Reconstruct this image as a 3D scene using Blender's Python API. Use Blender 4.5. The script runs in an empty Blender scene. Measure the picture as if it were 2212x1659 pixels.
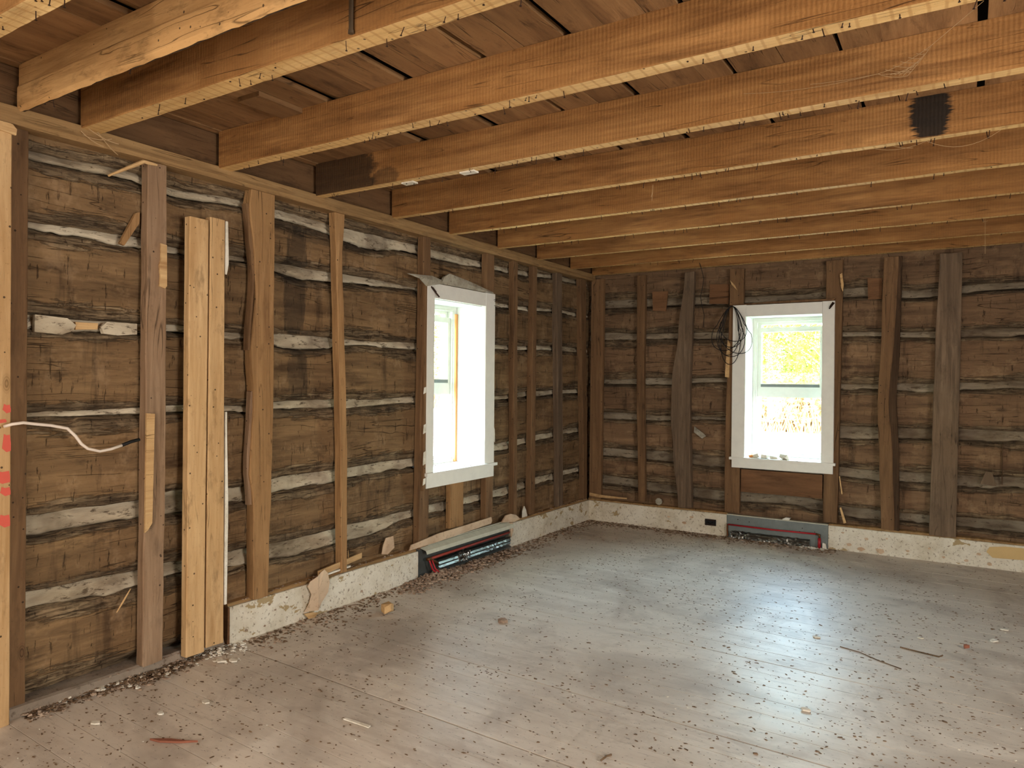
import bpy, bmesh, math, random
from mathutils import Vector, Matrix, noise
random.seed(7)
C = bpy.context.scene.collection
SC = bpy.context.scene

# ------------------------------------------------------------ camera, light
cam_d = bpy.data.cameras.new('camera'); cam = bpy.data.objects.new('camera', cam_d); C.objects.link(cam)
cam_d.sensor_width = 36.0; cam_d.lens = 1573.28 * 36.0 / 2212.0; cam_d.clip_start = 0.02; cam_d.clip_end = 400
yaw, pitch, roll = math.radians(32.3858), math.radians(-0.2725), math.radians(0.5292)
fw = Vector((-math.sin(yaw)*math.cos(pitch), math.cos(yaw)*math.cos(pitch), math.sin(pitch)))
rt = Vector((math.cos(yaw), math.sin(yaw), 0)); up = rt.cross(fw)
r2 = rt*math.cos(roll) + up*math.sin(roll); u2 = up*math.cos(roll) - rt*math.sin(roll)
M = Matrix((r2, u2, -fw)).transposed().to_4x4(); M.translation = Vector((3.3365, -6.7020, 1.4))
cam.matrix_world = M
SC.camera = cam

w = bpy.data.worlds.new('sky'); SC.world = w; w.use_nodes = True
nt = w.node_tree; bg = nt.nodes['Background']; sky = nt.nodes.new('ShaderNodeTexSky')
sky.sky_type = 'NISHITA'; sky.sun_disc = False; sky.sun_elevation = math.radians(42); sky.sun_rotation = math.radians(150)
sky.air_density = 1.0; sky.dust_density = 2.0
wm = nt.nodes.new('ShaderNodeMix'); wm.data_type = 'RGBA'; wm.blend_type = 'MULTIPLY'; wm.inputs[0].default_value = 1.0
nt.links.new(sky.outputs[0], wm.inputs[6]); wm.inputs[7].default_value = (1.2, 1.02, .86, 1); nt.links.new(wm.outputs[2], bg.inputs[0]); bg.inputs[1].default_value = 10.5

sun_d = bpy.data.lights.new('sun', 'SUN'); sun_d.energy = 11.0; sun_d.angle = 0.01; sun_d.color = (1, .95, .86)
sun = bpy.data.objects.new('sun', sun_d); C.objects.link(sun)
sun.rotation_euler = (math.radians(44), 0, math.radians(28)); sun.location = (8, -12, 14)

def area(name, loc, rot, sx, sy, energy, col, portal=False):
    d = bpy.data.lights.new(name, 'AREA'); d.shape = 'RECTANGLE'; d.size = sx; d.size_y = sy
    d.energy = energy; d.color = col
    o = bpy.data.objects.new(name, d); C.objects.link(o); o.location = loc; o.rotation_euler = rot
    if portal: d.cycles.is_portal = True
    return o
R90 = math.pi/2
# area lamps inside the closed shell, in place of daylight through unseen openings
area('fill_rear', (2.4, -9.55, 1.25), (R90, 0, 0), 2.6, 2.2, 105, (1.0, .93, .83))  # added fill lamp brightening the room; the rear wall has no doorway
area('daylight_near_left', (0.02, -7.6, 1.45), (0, -R90, 0), 1.5, 1.3, 150, (1.0, .94, .85))
area('fill_right', (6.15, -5.2, 1.45), (0, R90, 0), 1.5, 1.6, 115, (1.0, .97, .93))  # added side fill, grazing the joist faces; the right wall is solid
# portals guide sky light through the two windows in view
area('sky_portal', (-0.36, -2.3, 1.36), (0, -R90, 0), 1.3, .66, 1, (1, 1, 1), True)
area('sky_portal', (1.92, 0.36, 1.36), (-R90, 0, 0), .66, 1.3, 1, (1, 1, 1), True)

SC.view_settings.view_transform = 'Standard'
try: SC.view_settings.look = 'None'
except Exception: pass
SC.view_settings.gamma = 1.0; SC.view_settings.use_curve_mapping = False
SC.view_settings.exposure = 0.48
SC.cycles.max_bounces = 7; SC.cycles.diffuse_bounces = 4; SC.cycles.glossy_bounces = 2; SC.cycles.use_adaptive_sampling = True; SC.cycles.adaptive_threshold = .05; SC.cycles.adaptive_min_samples = 16
SC.cycles.transmission_bounces = 6; SC.cycles.sample_clamp_indirect = 6.0

# ------------------------------------------------------------ materials
def srgb(r, g, b):
    f = lambda c: (c/255/12.92) if c/255 <= .04045 else ((c/255+.055)/1.055)**2.4
    return (f(r), f(g), f(b), 1)

class N:
    def __init__(s, name):
        s.m = bpy.data.materials.new(name); s.m.use_nodes = True; s.t = s.m.node_tree
        s.b = s.t.nodes['Principled BSDF']; s.out = s.t.nodes['Material Output']
        s.b.inputs['Roughness'].default_value = .8
        s.b.inputs['Specular IOR Level'].default_value = .25
    def n(s, kind, **kw):
        x = s.t.nodes.new(kind)
        for k, v in kw.items():
            if k.startswith('i_'):
                key = k[2:]; key = int(key) if key.isdigit() else key.replace('_', ' ')
                if hasattr(v, 'is_output') or isinstance(v, bpy.types.NodeSocket): s.t.links.new(v, x.inputs[key])
                else: x.inputs[key].default_value = v
            else: setattr(x, k, v)
        return x
    def link(s, a, b): s.t.links.new(a, b)
    def math(s, op, a, b=0.0, c=None, clamp=False):
        x = s.t.nodes.new('ShaderNodeMath'); x.operation = op; x.use_clamp = clamp
        for i, v in enumerate((a, b) if c is None else (a, b, c)):
            if isinstance(v, bpy.types.NodeSocket): s.t.links.new(v, x.inputs[i])
            else: x.inputs[i].default_value = v
        return x.outputs[0]
    def mix(s, fac, a, b, mode='MIX'):
        x = s.t.nodes.new('ShaderNodeMix'); x.data_type = 'RGBA'; x.blend_type = mode
        for k, v in ((0, fac), (6, a), (7, b)):
            if isinstance(v, bpy.types.NodeSocket): s.t.links.new(v, x.inputs[k])
            else: x.inputs[k].default_value = v
        return x.outputs[2]
    def ramp(s, v, lo, hi):
        x = s.t.nodes.new('ShaderNodeMapRange'); x.clamp = True
        s.t.links.new(v, x.inputs[0]); x.inputs[1].default_value = lo; x.inputs[2].default_value = hi
        return x.outputs[0]
    def coords(s, scale=(1, 1, 1), rnd=True):
        tc = s.n('ShaderNodeTexCoord'); v = tc.outputs['Object']
        if rnd:
            oi = s.n('ShaderNodeObjectInfo'); sc_ = s.n('ShaderNodeVectorMath', operation='SCALE')
            cx = s.n('ShaderNodeCombineXYZ'); 
            for i, k in enumerate((17., 31., 23.)): s.link(s.math('MULTIPLY', oi.outputs['Random'], k), cx.inputs[i])
            ad = s.n('ShaderNodeVectorMath', operation='ADD'); s.link(v, ad.inputs[0]); s.link(cx.outputs[0], ad.inputs[1]); v = ad.outputs[0]
        mp = s.n('ShaderNodeMapping'); s.link(v, mp.inputs[0]); mp.inputs['Scale'].default_value = scale
        return mp.outputs[0]
    def noise(s, vec, scale, detail=5, rough=.6, dist=0.0):
        detail = min(detail, 4)
        x = s.n('ShaderNodeTexNoise'); s.link(vec, x.inputs['Vector']); x.inputs['Scale'].default_value = scale
        x.inputs['Detail'].default_value = detail; x.inputs['Roughness'].default_value = rough; x.inputs['Distortion'].default_value = dist
        return x.outputs['Fac']
    def bump(s, h, strength, dist=.01, prev=None):
        x = s.n('ShaderNodeBump'); s.link(h, x.inputs['Height']); x.inputs['Strength'].default_value = strength; x.inputs['Distance'].default_value = dist
        if prev is not None: s.link(prev, x.inputs['Normal'])
        return x.outputs[0]
    def done(s, col, nrm=None, rough=None):
        if isinstance(col, bpy.types.NodeSocket): s.link(col, s.b.inputs['Base Color'])
        else: s.b.inputs['Base Color'].default_value = col
        if nrm is not None: s.link(nrm, s.b.inputs['Normal'])
        if rough is not None:
            if isinstance(rough, bpy.types.NodeSocket): s.link(rough, s.b.inputs['Roughness'])
            else: s.b.inputs['Roughness'].default_value = rough
        return s.m

def wood(name, axis, dark, mid, light, dirt=.35, saw=None, stains=(), wane=False, spec=.6, obj_var=.25, grain=28, holes=False, lathlines=False, rough=.82, knots=False):
    s = N(name)
    sc = [grain]*3; sc['xyz'.index(axis)] = 1.6
    v = s.coords(tuple(sc)); vi = s.coords((1, 1, 1))
    g = s.noise(v, 1.0, 5, .65, .4)
    col = s.mix(s.ramp(g, .32, .68), dark, light)
    blot = s.noise(vi, 2.3, 4, .6, .3)
    col = s.mix(s.ramp(blot, .3, .7), col, mid)
    fine = s.noise(v, 5.0, 4, .7)
    col = s.mix(s.math('MULTIPLY', s.ramp(fine, .55, .8), .45), col, dark)
    # patches of old dirt
    sd = [14]*3; sd['xyz'.index(axis)] = 5
    vd = s.coords(tuple(sd)); d = s.noise(vd, 1.0, 5, .72)
    col = s.mix(s.math('MULTIPLY', s.ramp(d, .55, .72), dirt), col, tuple(c*.32 for c in dark[:3])+(1,))
    h = s.math('ADD', s.math('MULTIPLY', g, .6), s.math('MULTIPLY', fine, .4))
    # long paler and darker bands of the board
    sb = [7]*3; sb['xyz'.index(axis)] = .5
    bands = s.noise(s.coords(tuple(sb)), 1.0, 4, .6, .8)
    col = s.mix(s.math('MULTIPLY', s.ramp(bands, .55, .75), .45), col, dark)
    col = s.mix(s.math('MULTIPLY', s.ramp(bands, .45, .28), .40), col, light)
    sp = s.noise(s.coords((95, 95, 95)), 1.0, 3, .8)
    col = s.mix(s.math('MULTIPLY', s.ramp(sp, .64, .72), .5), col, tuple(c*.3 for c in dark[:3])+(1,))
    if knots:
        sk = [5.5]*3; sk['xyz'.index(axis)] = 2.4
        kv = s.n('ShaderNodeTexVoronoi'); s.link(s.coords(tuple(sk)), kv.inputs['Vector']); kv.inputs['Scale'].default_value = 1.0; kv.inputs['Randomness'].default_value = 1.0
        km = s.math('SUBTRACT', 1.0, s.ramp(s.math('ADD', kv.outputs['Distance'], s.math('MULTIPLY', fine, .03)), .06, .13))
        sepc = s.n('ShaderNodeSeparateColor'); s.link(kv.outputs['Color'], sepc.inputs[0])
        km = s.math('MULTIPLY', km, s.math('GREATER_THAN', sepc.outputs[0], .45))
        ring = s.math('ADD', .55, s.math('MULTIPLY', s.math('SINE', s.math('MULTIPLY', kv.outputs['Distance'], 260.)), .3))
        col = s.mix(s.math('MULTIPLY', km, ring), col, tuple(c*.45 for c in dark[:3])+(1,))
    sc1 = [17]*3; sc1['xyz'.index(axis)] = .9
    cn = s.noise(s.coords(tuple(sc1)), 1.0, 2, .5, .5)
    ck = s.math('SUBTRACT', 1.0, s.ramp(s.math('ABSOLUTE', s.math('SUBTRACT', cn, .5)), .0, .010))
    ck = s.math('MULTIPLY', ck, s.ramp(blot, .50, .60))
    col = s.mix(s.math('MULTIPLY', ck, .75), col, tuple(c*.22 for c in dark[:3])+(1,)); h = s.math('SUBTRACT', h, s.math('MULTIPLY', ck, .8))
    if holes:
        vo = s.n('ShaderNodeTexVoronoi'); s.link(vi, vo.inputs['Vector']); vo.inputs['Scale'].default_value = 19.0
        hm = s.math('LESS_THAN', vo.outputs['Distance'], .085)
        col = s.mix(s.math('MULTIPLY', hm, .85), col, (.02, .013, .008, 1))
    if saw:
        wv = s.n('ShaderNodeTexWave', wave_type='BANDS', bands_direction=saw[0]); s.link(vi, wv.inputs['Vector'])
        wv.inputs['Scale'].default_value = saw[1]; wv.inputs['Distortion'].default_value = 1.5; wv.inputs['Detail'].default_value = 2; wv.inputs['Detail Scale'].default_value = 3
        amp = s.math('MULTIPLY', s.ramp(blot, .40, .70), .15)
        col = s.mix(s.math('MULTIPLY', s.ramp(wv.outputs['Fac'], .35, 1.), amp), col, tuple(c*.55 for c in dark[:3])+(1,))
        h = s.math('ADD', h, s.math('MULTIPLY', wv.outputs['Fac'], .18))
    if lathlines:
        wv = s.n('ShaderNodeTexWave', wave_type='BANDS', bands_direction='X'); s.link(vi, wv.inputs['Vector'])
        wv.inputs['Scale'].default_value = 7.0; wv.inputs['Distortion'].default_value = 1.2; wv.inputs['Detail'].default_value = 3
        col = s.mix(s.math('MULTIPLY', s.ramp(wv.outputs['Fac'], .80, .98), .55), col, dark)
    if wane:
        at = s.n('ShaderNodeAttribute', attribute_name='wane'); 
        sv = [55]*3; sv['xyz'.index(axis)] = 5
        vw = s.coords(tuple(sv)); wn = s.noise(vw, 1.0, 6, .75, .6)
        wc = s.mix(s.ramp(wn, .40, .62), srgb(40, 29, 19), srgb(150, 128, 98)); wc = s.mix(s.ramp(blot, .4, .6), wc, s.mix(s.ramp(wn, .35, .6), srgb(30, 24, 18), srgb(104, 88, 68)))
        wm = s.ramp(s.math('ADD', at.outputs['Fac'], s.math('MULTIPLY', s.math('SUBTRACT', wn, .5), 1.6)), .40, .58)
        col = s.mix(s.math('MULTIPLY', wm, .85), col, wc)
        h = s.math('ADD', h, s.math('MULTIPLY', s.math('MULTIPLY', wm, wn), 2.2))
        # vertical adze cuts and drips
        vv = s.coords((9, 9, 1.3)); vn = s.noise(vv, 1.0, 4, .7)
        col = s.mix(s.math('MULTIPLY', s.ramp(vn, .56, .68), .55), col, srgb(48, 34, 22))
        tk = s.noise(s.coords((48, 48, 8)), 1.0, 4, .7)
        col = s.mix(s.math('MULTIPLY', s.ramp(tk, .63, .68), .65), col, srgb(40, 27, 17)); h = s.math('SUBTRACT', h, s.math('MULTIPLY', s.ramp(tk, .62, .68), .7))
        mo = s.noise(s.coords((6, 6, 6)), 1.0, 7, .78)
        col = s.mix(s.math('MULTIPLY', s.ramp(mo, .46, .34), .35), col, srgb(158, 130, 98))
    for (cx, cy, cz, rx, ry, rz, amt, sc_) in stains:
        tc = s.n('ShaderNodeTexCoord'); mp = s.n('ShaderNodeMapping'); s.link(tc.outputs['Object'], mp.inputs[0])
        mp.inputs['Location'].default_value = (-cx/rx, -cy/ry, -cz/rz); mp.inputs['Scale'].default_value = (1/rx, 1/ry, 1/rz)
        ln = s.n('ShaderNodeVectorMath', operation='LENGTH'); s.link(mp.outputs[0], ln.inputs[0])
        m2 = s.n('ShaderNodeMapping'); s.link(tc.outputs['Object'], m2.inputs[0]); m2.inputs['Scale'].default_value = sc_
        nn = s.noise(m2.outputs[0], 1.0, 6, .75)
        e = s.math('SUBTRACT', s.math('ADD', ln.outputs['Value'], s.math('MULTIPLY', nn, 1.3)), .65)
        mk = s.math('SUBTRACT', 1.0, s.ramp(e, .85, 1.05))
        col = s.mix(s.math('MULTIPLY', mk, amt), col, (.012, .010, .008, 1))
    oi = s.n('ShaderNodeObjectInfo')
    br = s.math('ADD', 1-obj_var/2, s.math('MULTIPLY', oi.outputs['Random'], obj_var))
    hs = s.n('ShaderNodeHueSaturation'); s.link(col, hs.inputs['Color']); s.link(br, hs.inputs['Value'])
    s.b.inputs['Specular IOR Level'].default_value = .18
    return s.done(hs.outputs[0], s.bump(h, spec, .006), rough)

M_ = {}
M_['log_y'] = wood('hewn_log', 'y', srgb(66, 48, 31), srgb(116, 90, 61), srgb(148, 118, 82), wane=True, obj_var=.3, spec=1.0, dirt=.6, grain=16, stains=((0, -3.80, 1.95, .3, .09, .36, .6, (30, 30, 5)), (0, -3.78, 1.42, .3, .08, .16, .45, (34, 34, 7)), (0, -3.55, 2.25, .3, .5, .05, .5, (9, 3, 12))), knots=True)
M_['log_x'] = wood('hewn_log_gable', 'x', srgb(70, 52, 37), srgb(114, 88, 64), srgb(146, 115, 84), wane=True, obj_var=.35, spec=.9, dirt=.5, grain=16, knots=True)
JD, JM, JL = srgb(96, 62, 32), srgb(142, 97, 52), srgb(178, 130, 78)
def joist_mat(nm, **k): return wood(nm, 'x', JD, JM, JL, dirt=.25, saw=('X', 21.0), grain=20, obj_var=.16, **k)
M_['joist'] = joist_mat('joist_wood')
M_['joist_burn'] = joist_mat('joist_wood_burnt', stains=((3.165, -3.073, 2.575, .085, .3, .115, .96, (6, 6, 60)),))
M_['joist_wet'] = joist_mat('joist_wood_stained', stains=((.28, -3.73, 2.56, .30, .3, .25, .8, (5, 5, 9)), (.62, -3.73, 2.50, .10, .3, .06, .5, (7, 7, 9))))
M_['joist_wet2'] = joist_mat('joist_wood_damp', stains=((.55, -3.07, 2.455, .40, .3, .055, .6, (3, 3, 12)),))
M_['under'] = wood('joist_underside', 'x', srgb(172, 128, 74), srgb(212, 172, 112), srgb(232, 198, 140), dirt=.3, lathlines=True, grain=22, obj_var=.1, holes=True, rough=.7)
M_['torn'] = wood('torn_joist_wood', 'x', srgb(132, 94, 54), srgb(186, 142, 90), srgb(208, 166, 112), dirt=.6, grain=14, obj_var=.1, holes=True)
M_['board'] = wood('ceiling_board', 'y', srgb(92, 64, 40), srgb(136, 100, 64), srgb(156, 118, 78), dirt=.6, grain=14, obj_var=.5)
M_['rim'] = wood('rim_wood', 'y', srgb(66, 46, 28), srgb(98, 70, 44), srgb(118, 88, 58), dirt=.5, grain=16, obj_var=.1)
M_['plate'] = wood('plate_wood', 'y', srgb(106, 78, 46), srgb(150, 116, 76), srgb(178, 144, 98), dirt=.35, grain=20)
M_['stud'] = wood('stud_wood', 'z', srgb(112, 80, 50), srgb(154, 117, 76), srgb(178, 139, 95), dirt=.3, grain=22, obj_var=.2, holes=True, knots=True)
M_['stud_dark'] = wood('stud_wood_dark', 'z', srgb(80, 57, 37), srgb(116, 87, 59), srgb(138, 106, 74), dirt=.35, grain=22, obj_var=.25, holes=True, knots=True)
M_['stud_grey'] = wood('stud_wood_weathered', 'z', srgb(66, 54, 42), srgb(108, 88, 68), srgb(134, 112, 90), dirt=.35, grain=30, obj_var=.2)
M_['stud_pink'] = wood('stud_wood_dusty', 'z', srgb(104, 79, 58), srgb(142, 113, 86), srgb(170, 142, 114), dirt=.35, grain=26, holes=True, knots=True)
M_['lumber'] = wood('new_lumber', 'z', srgb(160, 122, 78), srgb(198, 160, 112), srgb(216, 182, 136), dirt=.55, grain=18, obj_var=.12, holes=True, knots=True)
M_['lath'] = wood('lath_wood', 'y', srgb(160, 120, 78), srgb(198, 160, 110), srgb(218, 184, 134), dirt=.3, grain=30, obj_var=.2)
M_['redboard'] = wood('red_board', 'x', srgb(82, 56, 36), srgb(110, 77, 50), srgb(130, 94, 64), dirt=.35, grain=16)
M_['bark'] = wood('bark', 'z', srgb(48, 34, 23), srgb(74, 54, 37), srgb(100, 76, 54), dirt=.5, grain=40, spec=1)

def plastery(name, cols, dirtcol, dirt=.5, scale=9, bump=.6, rough=.9, streak=(1, 1, 1), peel=None, vary=0):
    s = N(name); v = s.coords(streak)
    a = s.noise(v, scale, 6, .65, .4); b = s.noise(v, scale*4.2, 7, .75, .3); c = s.noise(v, scale*.35, 3, .6)
    col = s.mix(s.ramp(a, .35, .65), cols[0], cols[1]); col = s.mix(s.ramp(c, .4, .65), col, cols[2])
    col = s.mix(s.math('MULTIPLY', s.ramp(b, .56, .66), dirt), col, dirtcol)
    if vary:
        oi = s.n('ShaderNodeObjectInfo'); hs = s.n('ShaderNodeHueSaturation'); s.link(col, hs.inputs['Color'])
        s.link(s.math('ADD', 1-vary, s.math('MULTIPLY', oi.outputs['Random'], vary*1.3)), hs.inputs['Value']); col = hs.outputs[0]
        dn = s.noise(s.coords((1, 1, 1)), 2.6, 5, .65); col = s.mix(s.math('MULTIPLY', s.ramp(dn, .53, .66), .55), col, srgb(84, 66, 48))
    if peel:
        pn = s.noise(s.coords((1, 1, 1.6)), 7.5, 6, .62, .3); pm = s.ramp(pn, .615, .625)
        col = s.mix(pm, col, peel); a = s.math('SUBTRACT', a, s.math('MULTIPLY', pm, .8))
    return s.done(col, s.bump(s.math('ADD', a, b), bump, .006), rough)
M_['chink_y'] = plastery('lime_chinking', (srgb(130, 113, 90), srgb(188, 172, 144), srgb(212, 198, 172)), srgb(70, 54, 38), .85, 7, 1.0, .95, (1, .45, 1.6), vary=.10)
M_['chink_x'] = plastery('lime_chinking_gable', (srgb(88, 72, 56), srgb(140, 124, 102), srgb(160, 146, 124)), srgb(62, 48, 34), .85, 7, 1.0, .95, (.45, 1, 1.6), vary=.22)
M_['base'] = plastery('dirty_painted_plaster', (srgb(196, 184, 160), srgb(216, 206, 186), srgb(224, 216, 198)), srgb(116, 94, 68), .8, 11, .5, .8, peel=srgb(168, 146, 108))
M_['paper'] = plastery('torn_paper', (srgb(176, 146, 116), srgb(200, 170, 140), srgb(210, 184, 154)), srgb(130, 100, 74), .4, 7, .5)
M_['greyplaster'] = plastery('grey_plaster', (srgb(122, 112, 96), srgb(160, 152, 134), srgb(176, 170, 152)), srgb(70, 58, 44), .5, 12, .8)
M_['chip'] = plastery('paint_chip', (srgb(196, 186, 166), srgb(224, 216, 198), srgb(232, 226, 212)), srgb(140, 120, 96), .3, 20, .3)
M_['rubble'] = plastery('plaster_rubble', (srgb(128, 104, 86), srgb(168, 144, 122), srgb(186, 164, 142)), srgb(84, 62, 46), .6, 22, .8)
M_['dirt'] = plastery('dirt_crumb', (srgb(80, 62, 45), srgb(112, 90, 67), srgb(128, 104, 80)), srgb(54, 40, 28), .6, 30, .5)
M_['ledge'] = plastery('dusty_sill', (srgb(112, 96, 80), srgb(142, 126, 108), srgb(152, 138, 122)), srgb(84, 66, 50), .6, 8, .6)

def floor_mat():
    s = N('worn_grey_floor_paint'); v = s.coords((1.4, 9, 9)); vi = s.coords((1, 1, 1), rnd=False); vs = s.coords((4, 60, 60))
    a = s.noise(v, 1.6, 6, .62, .5); big = s.noise(vi, .8, 4, .55, .4); st = s.noise(vs, 1.0, 6, .72)
    col = s.mix(s.ramp(a, .35, .65), srgb(198, 184, 168), srgb(220, 209, 194))
    col = s.mix(s.ramp(big, .38, .62), col, srgb(214, 202, 186))
    med = s.noise(vi, 3.2, 7, .72, .6)
    col = s.mix(s.math('MULTIPLY', s.ramp(med, .52, .68), .55), col, srgb(176, 160, 144))
    col = s.mix(s.math('MULTIPLY', s.ramp(st, .60, .74), .5), col, srgb(100, 84, 70))
    b2 = s.noise(vi, 1.15, 4, .62, 1.0); col = s.mix(s.math('MULTIPLY', s.ramp(b2, .50, .66), .55), col, srgb(150, 136, 122))
    vf = s.coords((26, 60, 60), rnd=False); fn = s.noise(vf, 1.0, 5, .8)
    col = s.mix(s.math('MULTIPLY', s.ramp(fn, .60, .68), .7), col, srgb(74, 60, 48))
    col = s.mix(s.math('MULTIPLY', s.ramp(fn, .38, .30), .35), col, srgb(206, 198, 188))
    oi = s.n('ShaderNodeObjectInfo'); hs = s.n('ShaderNodeHueSaturation'); s.link(col, hs.inputs['Color'])
    s.link(s.math('ADD', .95, s.math('MULTIPLY', oi.outputs['Random'], .10)), hs.inputs['Value'])
    s.b.inputs['Specular IOR Level'].default_value = .45
    return s.done(hs.outputs[0], s.bump(s.math('ADD', st, a), .25, .003), s.math('ADD', .36, s.math('MULTIPLY', med, .25)))
M_['floor'] = floor_mat()

def plain(name, col, rough=.6, metal=0, bumpy=0):
    s = N(name); v = s.coords(); a = s.noise(v, 14, 5, .65)
    c2 = s.mix(s.ramp(a, .35, .7), col, tuple(c*(.93 if col[0] > .6 else .8) for c in col[:3])+(1,))
    s.b.inputs['Metallic'].default_value = metal
    return s.done(c2, s.bump(s.noise(v, 60, 4, .7), bumpy, .004) if bumpy else None, rough)
M_['white'] = plain('white_trim_paint', srgb(226, 222, 212), .5)
M_['jamb'] = plain('white_jamb_paint', srgb(232, 232, 226), .55)
M_['vinyl'] = plain('white_vinyl', srgb(232, 234, 224), .4)
M_['foam'] = plain('orange_wood_edge', srgb(206, 140, 84), .8)
M_['dark'] = plain('dark_backing', srgb(34, 25, 18), .95)
M_['outwall'] = plain('outer_shell', srgb(118, 96, 72), .9)
M_['greymetal'] = plain('grey_enamel', srgb(120, 126, 122), .5, .2)
M_['darkmetal'] = plain('dark_enamel', srgb(86, 88, 84), .5, .2)
M_['cream'] = plain('cream_enamel', srgb(198, 194, 172), .5)
M_['redpipe'] = plain('red_pipe', srgb(172, 38, 44), .4)
M_['copper'] = plain('old_copper', srgb(112, 72, 44), .5, .6)
M_['foil'] = plain('aluminium_fins', srgb(150, 148, 142), .28, 1.0, .3)
M_['black'] = plain('black_rubber', srgb(24, 22, 22), .6)
M_['whitecable'] = plain('white_cable', srgb(222, 206, 190), .5)
M_['iron'] = plain('rusty_iron', srgb(58, 40, 30), .7, .5)
M_['redpaint'] = plain('red_marking_paint', srgb(206, 92, 76), .85)
M_['web'] = plain('cobweb', srgb(190, 160, 120), .9)
M_['splinter'] = plain('reddish_splinter', srgb(148, 92, 70), .8, 0, .5)
M_['ground'] = plastery('pale_gravel', (srgb(226, 222, 214), srgb(240, 238, 232), srgb(236, 232, 226)), srgb(190, 184, 172), .3, 2, .2)
M_['leaf'] = plain('spring_leaf', srgb(104, 112, 42), .7)
M_['twig'] = plain('pale_bark', srgb(130, 120, 108), .9)
M_['brush'] = plain('dry_brush', srgb(92, 72, 46), .9)
def glass():
    s = N('window_glass'); t = s.t
    tr = s.n('ShaderNodeBsdfTransparent'); gl = s.n('ShaderNodeBsdfGlossy'); gl.inputs['Roughness'].default_value = .02
    tr.inputs[0].default_value = (.93, .97, .93, 1)
    lw = s.n('ShaderNodeLayerWeight'); lw.inputs['Blend'].default_value = .5
    fr = s.math('ADD', .03, s.math('MULTIPLY', s.math('POWER', lw.outputs['Facing'], 5.0), .6))
    mx = s.n('ShaderNodeMixShader'); s.link(fr, mx.inputs[0]); s.link(tr.outputs[0], mx.inputs[1]); s.link(gl.outputs[0], mx.inputs[2])
    s.link(mx.outputs[0], s.out.inputs[0]); return s.m
M_['glass'] = glass()

# ------------------------------------------------------------ helpers
def link(name, me, parent=None, smooth=False, mats=()):
    if not isinstance(mats, (tuple, list)): mats = (mats,)
    for m in mats: me.materials.append(M_[m] if isinstance(m, str) else m)
    if smooth: me.polygons.foreach_set('use_smooth', [True]*len(me.polygons))
    o = bpy.data.objects.new(name, me); C.objects.link(o)
    if parent is not None: o.parent = parent
    return o
def tag(o, label=None, cat=None, group=None, kind=None):
    if label: o['label'] = label
    if cat: o['category'] = cat
    if group: o['group'] = group
    if kind: o['kind'] = kind
    return o
class MB:
    """collects shapes for ONE mesh object"""
    def __init__(s): s.v = []; s.f = []; s.mi = []
    def poly(s, vs, fs, mi=0):
        k = len(s.v); s.v += [tuple(p) for p in vs]
        for f in fs: s.f.append([i+k for i in f]); s.mi.append(mi)
        return s
    def box(s, x0, x1, y0, y1, z0, z1, mi=0):
        vs = [(x, y, z) for x in (x0, x1) for y in (y0, y1) for z in (z0, z1)]
        return s.poly(vs, [(0, 1, 3, 2), (4, 6, 7, 5), (0, 4, 5, 1), (2, 3, 7, 6), (0, 2, 6, 4), (1, 5, 7, 3)], mi)
    def prism(s, pts, off, mi=0):
        """closed polygon pts extruded by vector off"""
        n = len(pts); P = [Vector(p) for p in pts]; Q = [p+Vector(off) for p in P]
        return s.poly(P+Q, [tuple(range(n))[::-1], tuple(range(n, 2*n))]+[(i, (i+1) % n, n+(i+1) % n, n+i) for i in range(n)], mi)
    def tube(s, pts, r, sides=6, mi=0, closed=False):
        P = [Vector(p) for p in pts]; n = len(P); vs = []; fs = []; prev = None
        for i, p in enumerate(P):
            if closed: d = P[(i+1) % n]-P[i-1]
            else: d = P[min(i+1, n-1)]-P[max(i-1, 0)]
            d.normalize()
            if prev is None:
                a = Vector((0, 0, 1)) if abs(d.z) < .9 else Vector((1, 0, 0)); a = (a-d*a.dot(d)).normalized()
            else: a = (prev-d*prev.dot(d)).normalized()
            prev = a; b = d.cross(a); rr = r(i/(n-1)) if callable(r) else r
            for k in range(sides):
                t = 2*math.pi*k/sides; vs.append(p+(a*math.cos(t)+b*math.sin(t))*rr)
        m = n if closed else n-1
        for i in range(m):
            for k in range(sides):
                j = (i+1) % n; fs.append((i*sides+k, i*sides+(k+1) % sides, j*sides+(k+1) % sides, j*sides+k))
        if not closed: fs += [tuple(range(sides))[::-1], tuple((n-1)*sides+k for k in range(sides))]
        return s.poly(vs, fs, mi)
    def build(s, name, mats, parent=None, smooth=False, T=None, fix=True):
        me = bpy.data.meshes.new(name)
        me.from_pydata([T(*p) for p in s.v] if T else s.v, [], s.f)
        if any(s.mi): me.polygons.foreach_set('material_index', s.mi)
        if fix:
            bm = bmesh.new(); bm.from_mesh(me); bmesh.ops.recalc_face_normals(bm, faces=bm.faces); bm.to_mesh(me); bm.free()
        if not isinstance(mats, (tuple, list)): mats = (mats,)
        return link(name, me, parent, smooth, mats)
def empty(name, loc=(0, 0, 0)):
    o = bpy.data.objects.new(name, None); C.objects.link(o); o.location = loc; o.empty_display_size = .1; return o
TL = lambda u, wd, z: (-wd, u, z)       # left wall: u runs along y, wd is depth out of the room
TB = lambda u, wd, z: (u, wd, z)        # back wall: u runs along x
TI = lambda x, y, z: (x, y, z)
def nz(x, y, z=0.): return noise.noise(Vector((x, y, z)))
def fbm(x, y, z=0., o=4): return noise.fractal(Vector((x, y, z)), .9, 2.0, o)
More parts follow.
